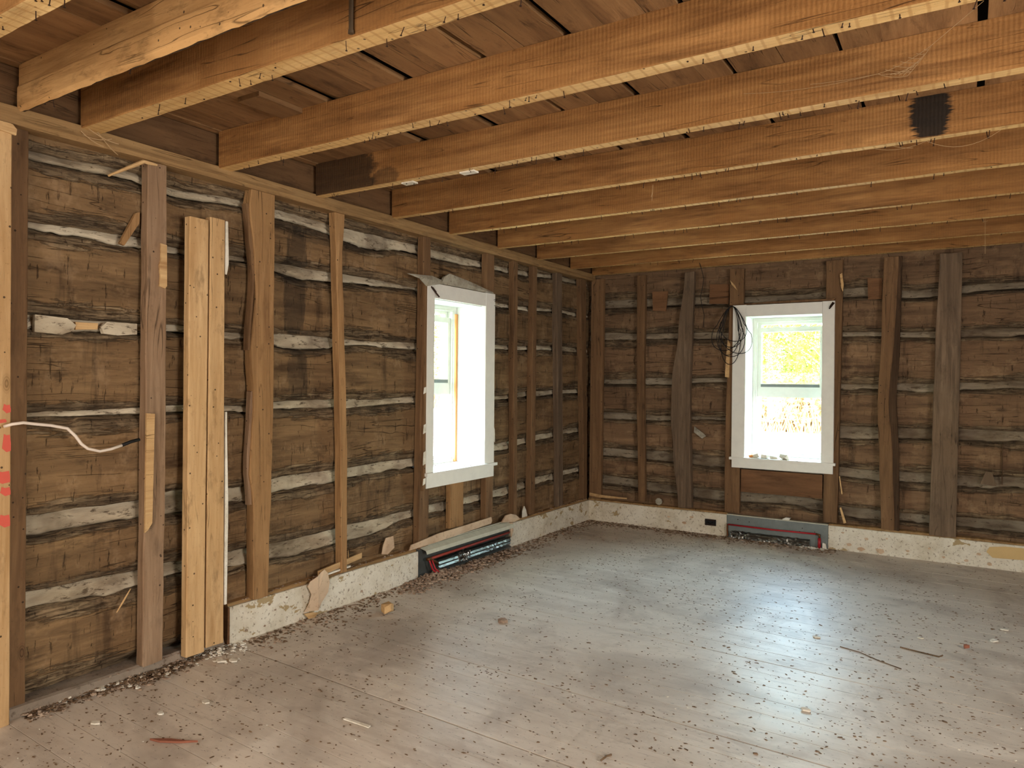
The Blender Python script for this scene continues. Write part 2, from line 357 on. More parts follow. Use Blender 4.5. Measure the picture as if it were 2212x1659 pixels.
def lerp_table(tab, u, k):
    if u <= tab[0][0]: return tab[0][k]
    for a, b in zip(tab, tab[1:]):
        if u <= b[0]:
            t = (u-a[0])/(b[0]-a[0]+1e-9); t = t*t*(3-2*t); return a[k]*(1-t)+b[k]*t
    return tab[-1][k]
def rough_bar(name, mat, parent, T, prof, w0, w1, seed, amp=.003, n=26, bottom_mat=None):
    """upright hewn bar: prof = [(z,u0,u1)...] from low to high, depth w0 (room side) to w1; edges chamfered and uneven"""
    prof = sorted(prof); z0, z1 = prof[0][0], prof[-1][0]; vs = []; fs = []
    for i in range(n+1):
        z = z0+(z1-z0)*i/n; a = lerp_table(prof, z, 1); b = lerp_table(prof, z, 2); c = min(.004, (b-a)*.1)
        ring = [(a, w1), (a, w0+c), (a+c, w0), ((a+b)/2, w0), (b-c, w0), (b, w0+c), (b, w1)]
        for k, (u, d) in enumerate(ring):
            vs.append(T(u+amp*nz(seed+k*.7, z*5, 1), d+amp*.7*nz(seed*1.3+k*.5, z*6, 5), z+(amp*2*nz(k*3.1, seed) if i in (0, n) else 0)))
    m = 7
    for i in range(n):
        for k in range(m): fs.append((i*m+k, i*m+(k+1) % m, (i+1)*m+(k+1) % m, (i+1)*m+k))
    fs += [tuple(range(m)), tuple(n*m+k for k in range(m))]
    return MB().poly(vs, fs).build(name, mat, parent)

# ------------------------------------------------------------ shell outside the frame
def shell(name, parts, mat):
    b = MB()
    for p in parts: b.box(*p)
    return tag(b.build(name, mat), kind='structure')
shell('wall_right', [(6.2, 6.45, -9.8, .4, 0, 2.72)], 'outwall')
shell('wall_rear', [(-.45, 6.45, -9.95, -9.7, 0, 2.72)], 'outwall')
# thick carcass behind the logs, with the window openings left free
WL = (-2.635, -1.955, .70, 2.01)      # opening in the left wall  (u0,u1,z0,z1)
WB = (1.58, 2.265, .70, 2.01)         # opening in the back wall
def carcass(name, T, u0, u1, op, w0=.115, w1=.338):
    b = MB()
    b.box(u0, op[0]-.02, w0, w1, -.05, 2.72); b.box(op[1]+.02, u1, w0, w1, -.05, 2.72)
    b.box(op[0]-.02, op[1]+.02, w0, w1, -.05, op[2]-.03); b.box(op[0]-.02, op[1]+.02, w0, w1, op[3]+.02, 2.72)
    return tag(b.build(name, 'dark', T=T), kind='structure')
wall_left = carcass('wall_left', TL, -9.9, .42, WL)
wall_back = carcass('wall_back', TB, -.1, 6.4, WB)
MB().box(-9.7, -5.40, -.02, .12, 0, 2.45).build('wall_lining', 'outwall', wall_left, T=TL)

# ------------------------------------------------------------ hewn logs and chinking
LCH = [  # left wall: (u, top of chink, bottom of chink)
 [(-5.4,2.34,2.30),(-5.213,2.347,2.303),(-4.767,2.367,2.313),(-4.543,2.335,2.285),(-4.180,2.361,2.319),(-3.765,2.359,2.299),(-3.185,2.355,2.247),(-2.817,2.359,2.282),(-1.610,2.354,2.304),(-0.416,2.406,2.361)],
 [(-5.212,2.051,2.014),(-4.765,2.066,2.012),(-4.541,2.048,2.018),(-4.177,2.054,2.021),(-3.762,2.058,1.980),(-3.181,2.063,2.005),(-2.813,2.057,2.025),(-1.605,2.046,2.007),(-0.410,2.082,2.046)],
 [(-5.210,1.658,1.598),(-4.762,1.653,1.603),(-4.538,1.660,1.621),(-4.173,1.643,1.613),(-3.758,1.652,1.562),(-3.176,1.649,1.613),(-2.808,1.661,1.606),(-1.599,1.698,1.655),(-0.402,1.730,1.685)],
 [(-5.207,1.248,1.219),(-4.759,1.259,1.211),(-4.535,1.265,1.215),(-4.170,1.249,1.214),(-3.754,1.266,1.215),(-3.172,1.270,1.213),(-2.803,1.271,1.225),(-1.592,1.271,1.229),(-1.180,1.303,1.250),(-0.394,1.319,1.270)],
 [(-5.205,0.817,0.721),(-4.756,0.816,0.727),(-4.532,0.837,0.714),(-4.166,0.817,0.729),(-3.750,0.839,0.749),(-3.167,0.839,0.766),(-2.797,0.844,0.772),(-1.585,0.867,0.805),(-1.173,0.896,0.831),(-0.885,0.909,0.849),(-0.386,0.930,0.880)],
 [(-5.203,0.493,0.417),(-4.754,0.482,0.396),(-4.529,0.483,0.410),(-4.163,0.466,0.378),(-3.746,0.459,0.353),(-3.162,0.471,0.364),(-2.792,0.474,0.412),(-1.579,0.482,0.419),(-0.878,0.516,0.460),(-0.378,0.530,0.476)]]
BCH = [
 [(0.253,2.225,2.129),(0.741,2.215,2.125),(1.940,2.179,2.118),(2.496,2.216,2.124),(2.938,2.165,2.090),(3.377,2.189,2.121),(3.612,2.185,2.125)],
 [(0.257,1.888,1.813),(0.745,1.874,1.812),(1.287,1.868,1.799),(2.500,1.834,1.788),(2.942,1.822,1.770),(3.381,1.835,1.767),(3.616,1.835,1.768)],
 [(0.262,1.423,1.363),(0.750,1.440,1.368),(1.291,1.443,1.392),(2.504,1.396,1.349),(2.946,1.408,1.337),(3.385,1.423,1.362),(3.620,1.432,1.372)],
 [(0.265,1.089,1.015),(0.754,1.073,1.015),(1.295,1.074,1.044),(2.508,1.031,0.926),(2.950,1.039,0.949),(3.389,1.050,0.954),(3.624,1.043,0.966)],
 [(0.269,0.722,0.638),(0.758,0.719,0.630),(1.299,0.713,0.606),(2.512,0.686,0.600),(2.954,0.681,0.598),(3.392,0.689,0.592),(3.628,0.697,0.613)],
 [(0.272,0.448,0.355),(0.761,0.415,0.334),(1.303,0.396,0.297),(1.919,0.422,0.320),(2.515,0.356,0.263),(2.957,0.349,0.278),(3.396,0.360,0.274),(3.631,0.364,0.270)]]

def log_sheet(name, T, mat, parent, u0, u1, zlo, zhi, w_face, seed, du=.016):
    nu = max(4, int((u1-u0)/du)); nv = 26; vs = []; fs = []; wa = []
    wid = .5+.5*nz(seed, 3.1)
    for i in range(nu+1):
        u = u0+(u1-u0)*i/nu; zb, zt = zlo(u), zhi(u); H = zt-zb
        zb2 = zb+.008*fbm(u*3, seed, 1); zt2 = zt+.008*fbm(u*3, seed, 7)
        wlo = .036+.060*max(0, nz(u*1.7, seed, 2)+.2); whi = .028+.060*max(0, nz(u*1.5, seed, 9)+.15)
        for j in range(nv+1):
            t = j/nv; t = .5-.5*math.cos(math.pi*t)           # finer rows near the edges
            z = zb2-.022+(H+.044)*t
            eb, et = z-zb2, zt2-z
            e = min(eb/wlo, et/whi)
            d = w_face+.010*nz(u*.8, seed*2.1, z*1.5)+.004*fbm(u*4, z*7, seed)
            if e < 1.0:
                q = (1-max(e, -1.2)); d += .017*q*q+.014*q*fbm(u*6, z*38, seed+4, 5)
            if eb < 0 or et < 0: d += .03
            # adze facets: shallow vertical cuts
            d += .0035*max(0, nz(u*11, seed, z*2.2))
            vs.append(T(u, d, z)); wa.append(max(0, min(1, 1.05-.62*e)))
    m = nv+1
    for i in range(nu):
        for j in range(nv): fs.append((i*m+j, (i+1)*m+j, (i+1)*m+j+1, i*m+j+1))
    me = bpy.data.meshes.new(name); me.from_pydata(vs, [], fs)
    at = me.attributes.new('wane', 'FLOAT', 'POINT'); at.data.foreach_set('value', wa)
    return link(name, me, parent, True, (mat,))
def chink_sheet(T, mat, parent, u0, u1, tab, wf, seed):
    du = .012; nu = max(4, int((u1-u0)/du)); nv = 9; vs = []; fs = []
    for i in range(nu+1):
        u = u0+(u1-u0)*i/nu; zt = lerp_table(tab, u, 1)+.010; zb = lerp_table(tab, u, 2)+.010-.022*max(0, fbm(u*5, seed, 3))+.010*nz(u*1.6, seed, 8)
        for j in range(nv+1):
            t = j/nv; z = zb+(zt-zb)*t
            d = wf+.013+.032*t*t+.010*fbm(u*5, z*20, seed)+.005*abs(nz(u*19+z*40, seed*3))
            if j == 0: d += .02
            vs.append(T(u, d, z))
    m = nv+1
    for i in range(nu):
        for j in range(nv): fs.append((i*m+j, (i+1)*m+j, (i+1)*m+j+1, i*m+j+1))
    me = bpy.data.meshes.new('chinking'); me.from_pydata(vs, [], fs)
    return link('chinking', me, parent, True, (mat,))
def courses(T, parent, tabs, U0, U1, op, zbot, ztop, logm, chm, wf, seed):
    n = len(tabs)
    for i in range(n+1):
        zlo = (lambda u, t=tabs[i]: lerp_table(t, u, 1)) if i < n else (lambda u: zbot)
        zhi = (lambda u, t=tabs[i-1]: lerp_table(t, u, 2)) if i > 0 else (lambda u: ztop)
        mid = (zlo((op[0]+op[1])/2)+zhi((op[0]+op[1])/2))/2
        spans = [(U0, op[0]-.03), (op[1]+.03, U1)] if op[2]+.02 < mid < op[3]-.02 or (i == 1 and False) else [(U0, U1)]
        # a log that runs over or under the window stops short of the opening's edge
        for a, b in spans:
            zl, zh = zlo, zhi
            if len(spans) == 1 and mid >= op[3]-.02: zl = lambda u, f=zlo: max(f(u), op[3]+.03) if op[0]-.05 < u < op[1]+.05 else f(u)
            if len(spans) == 1 and mid <= op[2]+.02: zh = lambda u, f=zhi: min(f(u), op[2]-.03) if op[0]-.05 < u < op[1]+.05 else f(u)
            log_sheet('log', T, logm, parent, a, b, zl, zh, wf+.006*random.uniform(-1, 1), seed+i*5.3+a)
    for i, tab in enumerate(tabs):
        zc = lerp_table(tab, (op[0]+op[1])/2, 2)
        spans = [(U0, op[0]-.03), (op[1]+.03, U1)] if op[2]-.04 < zc < op[3]+.06 else [(U0, U1)]
        for a, b in spans: chink_sheet(T, chm, parent, a, b, tab, wf, seed+i*3.7)
courses(TL, wall_left, LCH, -5.42, .10, WL, .072, 2.60, 'log_y', 'chink_y', .0, 11.0)
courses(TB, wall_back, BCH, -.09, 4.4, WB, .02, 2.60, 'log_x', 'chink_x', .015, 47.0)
MB().box(4.4, 6.3, .01, .12, 0, 2.6).build('wall_lining', 'outwall', wall_back, T=TB)

# ------------------------------------------------------------ ceiling: subfloor boards over the joists
ceiling = tag(MB().box(-.45, 6.5, -9.95, .45, 2.715, 2.80).build('ceiling', 'dark'), kind='structure')
edges = [-.30, .105, .25, .375, .545, .70, .86, .935, 1.125, 1.312, 1.358, 1.54, 1.703, 1.730, 1.90, 2.068, 2.10, 2.23, 2.385, 2.50, 2.515, 2.70, 2.895, 2.91, 3.045, 3.335, 3.36, 3.56, 3.80, 4.05, 4.33, 4.6, 4.85, 5.15, 5.4, 5.7, 6.0, 6.3]
gaps = {(.86, .935), (1.312, 1.358), (1.703, 1.730), (2.068, 2.10), (2.50, 2.515), (2.895, 2.91), (3.335, 3.36)}
for a, b in zip(edges, edges[1:]):
    if (a, b) in gaps:
        if (b-a) > .05: MB().box(a-.01, b+.01, -9.8, .3, 2.685, 2.70).build('board', 'board', ceiling)
        continue
    z = 2.650+random.uniform(-.002, .004); nseg = 60; vs = []; fs = []
    for i in range(nseg+1):
        y = -9.8+10.1*i/nseg; g = .0015
        j0 = .004*fbm(y*3, a*9); j1 = .004*fbm(y*3, b*9+3)
        vs += [(a+g+j0, y, z), (b-g+j1, y, z), (b-g+j1, y, z+.022), (a+g+j0, y, z+.022)]
    for i in range(nseg):
        for k in range(4): fs.append((i*4+k, i*4+(k+1) % 4, (i+1)*4+(k+1) % 4, (i+1)*4+k))
    MB().poly(vs, fs).build('board', 'board', ceiling)

# ------------------------------------------------------------ wall plates
def hewn_beam(name, T, mat, u0, u1, w0, w1, z0, z1, seed, amp=.006, n=90):
    vs = []; fs = []
    for i in range(n+1):
        u = u0+(u1-u0)*i/n
        ring = [(w1, z0), (w0+.012, z0), (w0, z0+.018), (w0+.004, (z0+z1)/2), (w0+.006, z1-.006), (w0+.02, z1), (w1, z1)]
        for k, (d, z) in enumerate(ring): vs.append(T(u, d+amp*fbm(u*2.2, k*1.7, seed), z+amp*.8*fbm(u*1.9, k*1.3+9, seed)))
    for i in range(n):
        for k in range(7): fs.append((i*7+k, i*7+(k+1) % 7, (i+1)*7+(k+1) % 7, (i+1)*7+k))
    fs += [tuple(range(7)), tuple(n*7+k for k in range(7))]
    return MB().poly(vs, fs).build(name, mat, smooth=False)
pl = hewn_beam('wall_plate', TL, 'plate', -9.6, -.02, -.095, .10, 2.408, 2.482, 3.3)
tag(pl, 'long hewn timber plate along the top of the left log wall under the joist ends', 'beam')
rim = hewn_beam('rim_board', TL, M_['rim'], -9.6, 0.0, -.062, .05, 2.484, 2.650, 8.1, .003)
tag(rim, 'dark rim board standing on the wall plate between the joist ends', 'board')

# ------------------------------------------------------------ joists
def nails(b, x0, x1, y0, y1, z, n, rnd):
    for _ in range(n):
        x = rnd.uniform(x0, x1); y = rnd.uniform(y0+.006, y1-.006); L = rnd.choice([.006, .014, .020, .030]); t = rnd.uniform(-.3, .3)
        p = Vector((x, y, z+.004)); q = p+Vector((L*t, rnd.uniform(-.3, .3)*L, -L))
        b.tube([p, q], .0017, 4); b.tube([q, q+Vector((0, 0, -.0014))], .004, 5)
def joist(y, th, mat, label, seed, under='under', x0=.085, z0=2.466, z1=2.650, x1=6.2, nn=46, sag=0.0):
    rnd = random.Random(seed); n = 110; vs = []; fs = []; mi = []
    for i in range(n+1):
        x = x0+(x1-x0)*i/n; j = .0035*fbm(x*1.3, seed, 2); k2 = .006*max(0, fbm(x*9, seed, 5)); zz = z0+sag*math.sin(math.pi*(x-x0)/(x1-x0))+.002*fbm(x*2, seed)
        ring = [(y+j, z1), (y+j, zz+.003+k2*.5), (y+j+.003+k2*.4, zz), (y+th+j-.003-k2, zz), (y+th+j, zz+.003+k2), (y+th+j, z1)]
        vs += [(x, a, c) for a, c in ring]
    for i in range(n):
        for k in range(6):
            fs.append((i*6+k, i*6+(k+1) % 6, (i+1)*6+(k+1) % 6, (i+1)*6+k)); mi.append(1 if k == 2 else 0)
    fs += [tuple(range(6)), tuple(n*6+k for k in range(6))]; mi += [0, 0]
    b = MB(); b.v = vs; b.f = fs; b.mi = mi
    o = b.build('ceiling_joist', (mat, under)); tag(o, label, 'joist', 'ceiling joists')
    nb = MB(); nails(nb, x0+.1, 4.2, y, y+th, z0, nn, rnd)
    tag(nb.build('nail', 'iron', o), kind='stuff'); return o
joist(-5.70, .075, 'joist', 'nearest ceiling joist, only its pale underside showing in the top left corner', 1)
J1 = joist(-5.295, .022, 'torn', 'extra board-like joist with a torn ragged lower edge, second from the top left corner', 2, 'bark', nn=8)
joist(-5.053, .088, 'joist', 'orange-brown joist with a steel rod hanging on its face, third from the top left corner', 3)
joist(-4.377, .078, 'joist', 'broad orange-brown joist crossing the top of the view, fourth from the top left corner', 4)
joist(-3.731, .066, 'joist_wet', 'joist with a black water stain at its left end', 5)
joist(-3.073, .055, 'joist_burn', 'joist with the feathery black burn mark at the right', 6, sag=.004)
joist(-2.454, .055, 'joist', 'joist just behind the one with the black burn mark, fifth from the back wall', 7)
joist(-1.811, .052, 'joist', 'thin ceiling joist, fourth from the back wall', 8)
joist(-1.187, .050, 'joist', 'thin ceiling joist, third from the back wall', 9, nn=26)
joist(-.559, .045, 'joist', 'ceiling joist next to last before the back wall', 10, nn=20)
joist(-.092, .06, 'joist', 'last joist lying directly against the back log wall', 11, nn=6)
joist(-6.36, .07, 'joist', 'ceiling joist above the photographer, outside the view', 12)
# torn lower zone of the extra joist
vs = []; fs = []; n = 90
for i in range(n+1):
    x = .09+3.0*i/n; a = .006+.004*fbm(x*4, 3)
    for k, (d, z) in enumerate(((0, 2.566), (-a, 2.555), (-a*1.3, 2.52), (-a, 2.478), (0.004, 2.459+.005*fbm(x*14, 2)))): vs.append((x, -5.295+d+.002*fbm(x*9, z*40), z))
for i in range(n):
    for k in range(4): fs.append((i*5+k, i*5+k+1, (i+1)*5+k+1, (i+1)*5+k))
MB().poly(vs, fs).build('torn_face', 'torn', J1)
# steel rod on the third joist
b = MB(); b.tube([(1.693, -5.062, 2.655), (1.693, -5.062, 2.48)], .0075, 10); b.tube([(1.693, -5.062, 2.482), (1.693, -5.062, 2.472)], .0095, 10)
tag(b.build('steel_rod', plain('dull_steel', srgb(120, 104, 84), .4, .8), smooth=False), 'dull steel rod hanging down the face of a ceiling joist, top centre-left', 'rod')
# blocking between joists near the left wall
def block(x0, x1, y0, y1, z0, z1, label, mat='board'):
    return tag(MB().box(x0, x1, y0, y1, z0, z1).build('wood_block', mat), label, 'block')
block(.56, .70, -4.62, -4.37, 2.628, 2.6485, 'short board end nailed below the subfloor between third and fourth joist')
block(1.60, 1.68, -3.655, -3.63, 2.600, 2.6485, 'pale scrap of wood wedged beside a joist, centre of the ceiling', 'lath')

for (a, c, y, l) in ((1.10, 1.19, -3.668, 'left one of two torn pale scraps hanging under the water-stained joist'), (.71, .79, -3.668, 'small torn scrap under the water-stained joist next to its dark end')):
    block(a, c, y-.03, y+.014, 2.458, 2.4655, l, 'chip')
block(2.12, 2.20, -3.60, -3.56, 2.642, 2.6485, 'small grey scrap under the ceiling boards right of centre', 'greyplaster')
# ------------------------------------------------------------ floor planks
floor = tag(MB().box(-.42, 6.4, -9.9, .42, -.09, -.034).build('floor', 'dark'), kind='structure')
yb = [.10-.147*i for i in range(0, 20)]
Cc = -2.83; ys = [Cc+.147*i for i in range(20, 0, -1)]+[Cc-.147*i for i in range(0, 6)]
Bc = Cc-.882; ys += [Bc-.1375*i for i in range(0, 4)]; Ac = Bc-.55; ys += [Ac-.15*i for i in range(0, 36)]
strong = {round(Cc, 3), round(Bc, 3), round(Ac, 3)}
for y1, y0 in zip(ys, ys[1:]):
    g1 = .0042 if round(y1, 3) in strong else .0010; g0 = .0042 if round(y0, 3) in strong else .0010
    z = random.uniform(-.0005, .0003); n = 40; vs = []; fs = []
    for i in range(n+1):
        x = -.40+6.7*i/n; sl = -.045*(x-.1); e0 = .0012*fbm(x*3, y0*7); e1 = .0012*fbm(x*3, y1*7)
        a, c = y0+sl+g0+e0, y1+sl-g1+e1
        vs += [(x, a, -.033), (x, a, z-.0006), (x, a+.0006, z), (x, c-.0006, z), (x, c, z-.0006), (x, c, -.033)]
    for i in range(n):
        for k in range(6): fs.append((i*6+k, i*6+(k+1) % 6, (i+1)*6+(k+1) % 6, (i+1)*6+k))
    fs += [tuple(range(6)), tuple(n*6+k for k in range(6))]
    MB().poly(vs, fs).build('plank', 'floor', floor)
# raised sill strip under the bare logs at the left
sl = hewn_beam('trim_1', TL, 'ledge', -5.3, -4.30, -.055, .09, -.01, .050, 5.5, .006, 50); tag(sl, kind='structure')

# ------------------------------------------------------------ studs, left wall
def stud(T, prof, w0, w1, mat, label, seed, group, amp=.003, name='wall_stud'):
    o = rough_bar(name, mat, None, T, prof, w0, w1, seed, amp); return tag(o, label, 'stud', group)
GL, GB = 'furring studs on the left log wall', 'furring studs on the back log wall'
stud(TL, [(0, -5.40, -5.312), (2.41, -5.40, -5.315)], -.082, -.040, 'lumber', 'light new stud at the left edge with red paint marks', 1.1, GL, .0008)
stud(TL, [(.03, -5.40, -5.235), (2.41, -5.40, -5.235)], -.038, .01, 'stud_dark', 'dark brown board right beside the light new stud at the left edge', 2.3, GL, .001)
s1 = stud(TL, [(.045, -4.752, -4.650), (1.2, -4.745, -4.643), (2.41, -4.741, -4.647)], -.070, -.020, 'stud_pink', 'dusty rough-sawn stud with two lath scraps, left of the two light boards', 3.7, GL, .004)
s2 = stud(TL, [(.205, -4.132, -4.034), (.551, -4.135, -4.028), (.765, -4.139, -4.020), (.868, -4.161, -4.018), (1.067, -4.151, -4.012), (1.267, -4.138, -4.008), (1.541, -4.158, -4.008), (1.844, -4.128, -4.009), (2.043, -4.139, -4.010), (2.335, -4.177, -4.008), (2.41, -4.163, -4.008)], -.070, -.012, 'stud', 'wide crooked stud with a wavy left edge, right of the two light boards', 5.2, GL, .005)
s3 = stud(TL, [(.21, -3.487, -3.438), (.88, -3.5, -3.442), (1.31, -3.512, -3.458), (1.74, -3.53, -3.479), (2.13, -3.55, -3.498), (2.41, -3.564, -3.482)], -.070, -.018, 'stud', 'narrow tapering stud midway between the crooked stud and the left window', 6.6, GL)
stud(TL, [(.21, -2.74, -2.632), (2.41, -2.715, -2.632)], -.062, -.01, 'stud_dark', 'stud behind the left side of the left window', 7.9, GL)
stud(TL, [(.26, -1.911, -1.812), (2.41, -1.925, -1.82)], -.062, -.01, 'stud_dark', 'stud behind the right side of the left window', 8.8, GL)
stud(TL, [(.29, -2.366, -2.195), (.655, -2.366, -2.195)], -.050, -.01, 'stud', 'short wide board below the middle of the left window', 9.9, GL)
stud(TL, [(.23, -1.480, -1.425), (2.41, -1.51, -1.445)], -.052, -.0, 'stud_dark', 'dark narrow stud first right of the left window', 10.3, GL)
stud(TL, [(.22, -1.205, -1.124), (2.41, -1.185, -1.122)], -.052, -.0, 'stud_dark', 'dark stud second right of the left window', 11.7, GL)
stud(TL, [(.22, -.69, -.60), (2.41, -.76, -.655)], -.052, -.0, 'stud_grey', 'dark greyish stud third right of the left window', 12.4, GL)
stud(TL, [(.22, -.165, -.088), (2.41, -.27, -.15)], -.052, -.0, 'stud_dark', 'stud on the left wall closest to the room corner', 13.2, GL)

# split pieces and knots on the crooked stud, scraps on others
rough_bar('bark_edge', 'stud_dark', s2, TL, [(1.55, -4.172, -4.158), (1.95, -4.146, -4.134), (2.2, -4.172, -4.150), (2.33, -4.188, -4.170)], -.060, -.02, 3.1, .003, 12)
rough_bar('split_edge', 'stud_pink', s2, TL, [(.72, -4.153, -4.140), (.95, -4.172, -4.150), (1.2, -4.156, -4.137), (1.33, -4.150, -4.140)], -.058, -.022, 4.4, .003, 12)

# two light boards standing in front of the logs
g = 'light boards leaning at the left wall'
lb = rough_bar('loose_board', 'lumber', None, TL, [(.03, -4.548, -4.448), (2.187, -4.545, -4.440)], -.100, -.058, 21.0, .0015)
tag(lb, 'left one of two light new boards standing upright side by side', 'board', g)
lb = rough_bar('loose_board', 'lumber', None, TL, [(.045, -4.440, -4.338), (2.205, -4.432, -4.346)], -.100, -.060, 23.0, .0015)
tag(lb, 'right one of two light new boards standing upright side by side', 'board', g)
o = rough_bar('plasterboard_strip', 'chip', None, TL, [(1.93, -4.342, -4.333), (1.98, -4.342, -4.322), (2.20, -4.342, -4.328)], -.098, -.075, 5.0, .002, 10)
tag(o, 'torn white plasterboard strip at the top right edge of the light boards', 'plasterboard strip')
o = rough_bar('plasterboard_strip', 'chip', None, TL, [(.235, -4.334, -4.318), (.7, -4.334, -4.314), (1.225, -4.336, -4.326)], -.098, -.075, 6.0, .0015, 14)
tag(o, 'long white plasterboard strip standing beside the light boards above the baseboard end', 'plasterboard strip')

def slab(name, pts, T, d0, d1, mat, label=None, cat=None, parent=None, group=None, wob=.0):
    """thin irregular piece: outline in (u,z), between depths d0,d1"""
    cu = sum(p[0] for p in pts)/len(pts); cz = sum(p[1] for p in pts)/len(pts); n = len(pts)
    vs = [(u, d0+wob*nz(u*40, z*40), z) for u, z in pts]+[(u, d1+wob*nz(u*40, z*40), z) for u, z in pts]+[(cu, d0-wob*.8, cz), (cu, d1-wob*.8, cz)]
    fs = [(i, (i+1) % n, 2*n) for i in range(n)]+[(n+i, n+(i+1) % n, 2*n+1) for i in range(n)]+[(i, (i+1) % n, n+(i+1) % n, n+i) for i in range(n)]
    o = MB().poly(vs, fs).build(name, mat, parent, T=T)
    if label: tag(o, label, cat, group)
    return o
slab('lath_scrap', [(-4.688, 1.83), (-4.660, 1.823), (-4.650, 1.835), (-4.652, 2.03), (-4.682, 2.034), (-4.681, 1.96), (-4.690, 1.93), (-4.684, 1.88)], TL, -.082, -.0725, 'lath', 'short pale lath scrap nailed high on the dusty stud', 'lath')
slab('lath_scrap', [(-4.752, .675), (-4.738, .685), (-4.717, .715), (-4.708, 1.228), (-4.748, 1.232)], TL, -.084, -.0735, 'lath', 'long pale lath scrap nailed low on the dusty stud', 'lath')
slab('chinking_stick', [(-5.035, 1.605), (-4.940, 1.612), (-4.938, 1.640), (-5.035, 1.638)], TL, -.016, .004, 'lath', 'short pale stick bedded in the chinking between two smooth plaster ends, upper left', 'stick')
slab('plaster_end', [(-5.20, 1.585), (-5.09, 1.58), (-5.045, 1.600), (-5.035, 1.625), (-5.07, 1.652), (-5.20, 1.658)], TL, -.020, .004, 'chink_y', parent=wall_left, wob=.004)
slab('plaster_end', [(-4.925, 1.625), (-4.915, 1.595), (-4.85, 1.59), (-4.76, 1.600), (-4.76, 1.650), (-4.90, 1.648)], TL, -.020, .004, 'chink_y', parent=wall_left, wob=.004)
slab('saw_cut', [(3.522, .64), (3.528, .64), (3.530, .95), (3.524, .95)], TB, -.004, .02, 'bark', parent=wall_back)
# leaning slivers of wood
def sliver(a, b_, r, mat, label, nm='wood_splinter', flat=.35, mid=None):
    P = [Vector(a)]+([Vector(mid)] if mid else [])+[Vector(b_)]
    pts = []
    for p, q in zip(P, P[1:]):
        for k in range(6): pts.append(p.lerp(q, k/6))
    pts.append(P[-1])
    o = MB().tube(pts, lambda t: r*(.25+.75*math.sin(math.pi*min(.97, max(.06, t)))**.5), 6).build(nm, mat)
    return tag(o, label, 'splinter')
sliver((.055, -4.918, 2.300), (.075, -4.700, 2.400), .009, 'lath', 'bent sliver of wood sticking out under the plate above the dusty stud', mid=(.075, -4.765, 2.400))
slab('wood_wedge', [(-4.850, 2.012), (-4.828, 2.005), (-4.758, 2.120), (-4.756, 2.172), (-4.775, 2.165)], TL, -.03, -.012, 'stud', 'wedge of brown wood leaning against the left side of the dusty stud', 'wedge')
sliver((.06, -4.87, .33), (.05, -4.80, .42), .004, 'lath', 'thin splinter on the lowest log left of the dusty stud')
# red paint marks on the edge stud
edge = bpy.data.objects['wall_stud']
for (z0, z1, ua, ub) in ((1.255, 1.285, -5.345, -5.315), (1.215, 1.228, -5.398, -5.330), (1.10, 1.165, -5.345, -5.314), (.975, 1.02, -5.372, -5.316), (.925, .955, -5.352, -5.314), (.80, .845, -5.355, -5.315)):
    m = (ua+ub)/2; pts = [(ua, z0+.012), (m, z0-.004), (ub, z0), (ub, (z0+z1)/2), (ub-.004, z1), (m, z1-.002), (ua+.006, z1+.004), (ua+.002, (z0+z1)/2)]
    slab('paint_mark', pts, TL, -.0832, -.0824, 'redpaint', parent=edge)
slab('broken_end', [(-5.40, 2.372), (-5.306, 2.362), (-5.303, 2.385), (-5.318, 2.402), (-5.40, 2.405)], TL, -.094, -.083, 'lath', parent=edge)

# ------------------------------------------------------------ studs, back wall
stud(TB, [(.22, .05, .180), (2.43, .055, .19)], -.045, .0, 'stud_dark', 'broad reddish-brown board in the room corner on the back wall', 14.1, GB)
stud(TB, [(.235, .579, .650), (1.51, .551, .627), (2.435, .545, .632)], -.042, .005, 'stud_dark', 'narrow brown stud first right of the room corner on the back wall', 15.5, GB)
stud(TB, [(.22, .985, 1.115), (.73, .935, 1.100), (1.05, .905, 1.092), (1.42, .913, 1.089), (1.816, .968, 1.103), (2.43, 1.029, 1.119)], -.052, .005, 'stud_grey', 'wide grey-brown stud bulging in the middle, left of the right window', 16.2, GB, .005)
stud(TB, [(.22, 1.423, 1.557), (.63, 1.419, 1.557), (2.43, 1.45, 1.575)], -.042, .005, 'stud_dark', 'stud behind the left side of the right window', 17.5, GB)
stud(TB, [(.22, 2.259, 2.374), (.63, 2.262, 2.379), (2.44, 2.265, 2.396)], -.042, .005, 'stud_dark', 'stud behind the right side of the right window', 18.1, GB)
e = stud(TB, [(.215, 2.705, 2.805), (.755, 2.686, 2.785), (1.25, 2.671, 2.752), (1.89, 2.694, 2.790), (2.08, 2.697, 2.80), (2.435, 2.705, 2.813)], -.055, .005, 'stud_dark', 'crooked reddish stud with bark on its right edge, right of the right window', 19.9, GB, .004)
rough_bar('bark_edge', 'bark', e, TB, [(.215, 2.800, 2.836), (.755, 2.780, 2.830), (1.25, 2.748, 2.806), (1.89, 2.786, 2.828), (2.435, 2.808, 2.836)], -.050, .0, 20.1, .008, 30)
stud(TB, [(.205, 3.048, 3.230), (.965, 3.059, 3.237), (1.69, 3.074, 3.245), (2.43, 3.098, 3.250)], -.045, .005, 'stud_grey', 'widest weathered grey stud at the right end of the back wall', 21.3, GB, .003)
slab('lath_scrap', [(.175, .24), (.205, .24), (.200, .62), (.172, .60)], TB, -.055, -.047, 'lath', 'thin lath scrap upright in the room corner above the baseboard', 'lath') if False else None
o = MB().box(1.566, 2.252, -.030, .0, .415, .618).build('panel_board', 'redboard', T=TB); tag(o, 'reddish-brown board fitted between studs under the right window', 'board')
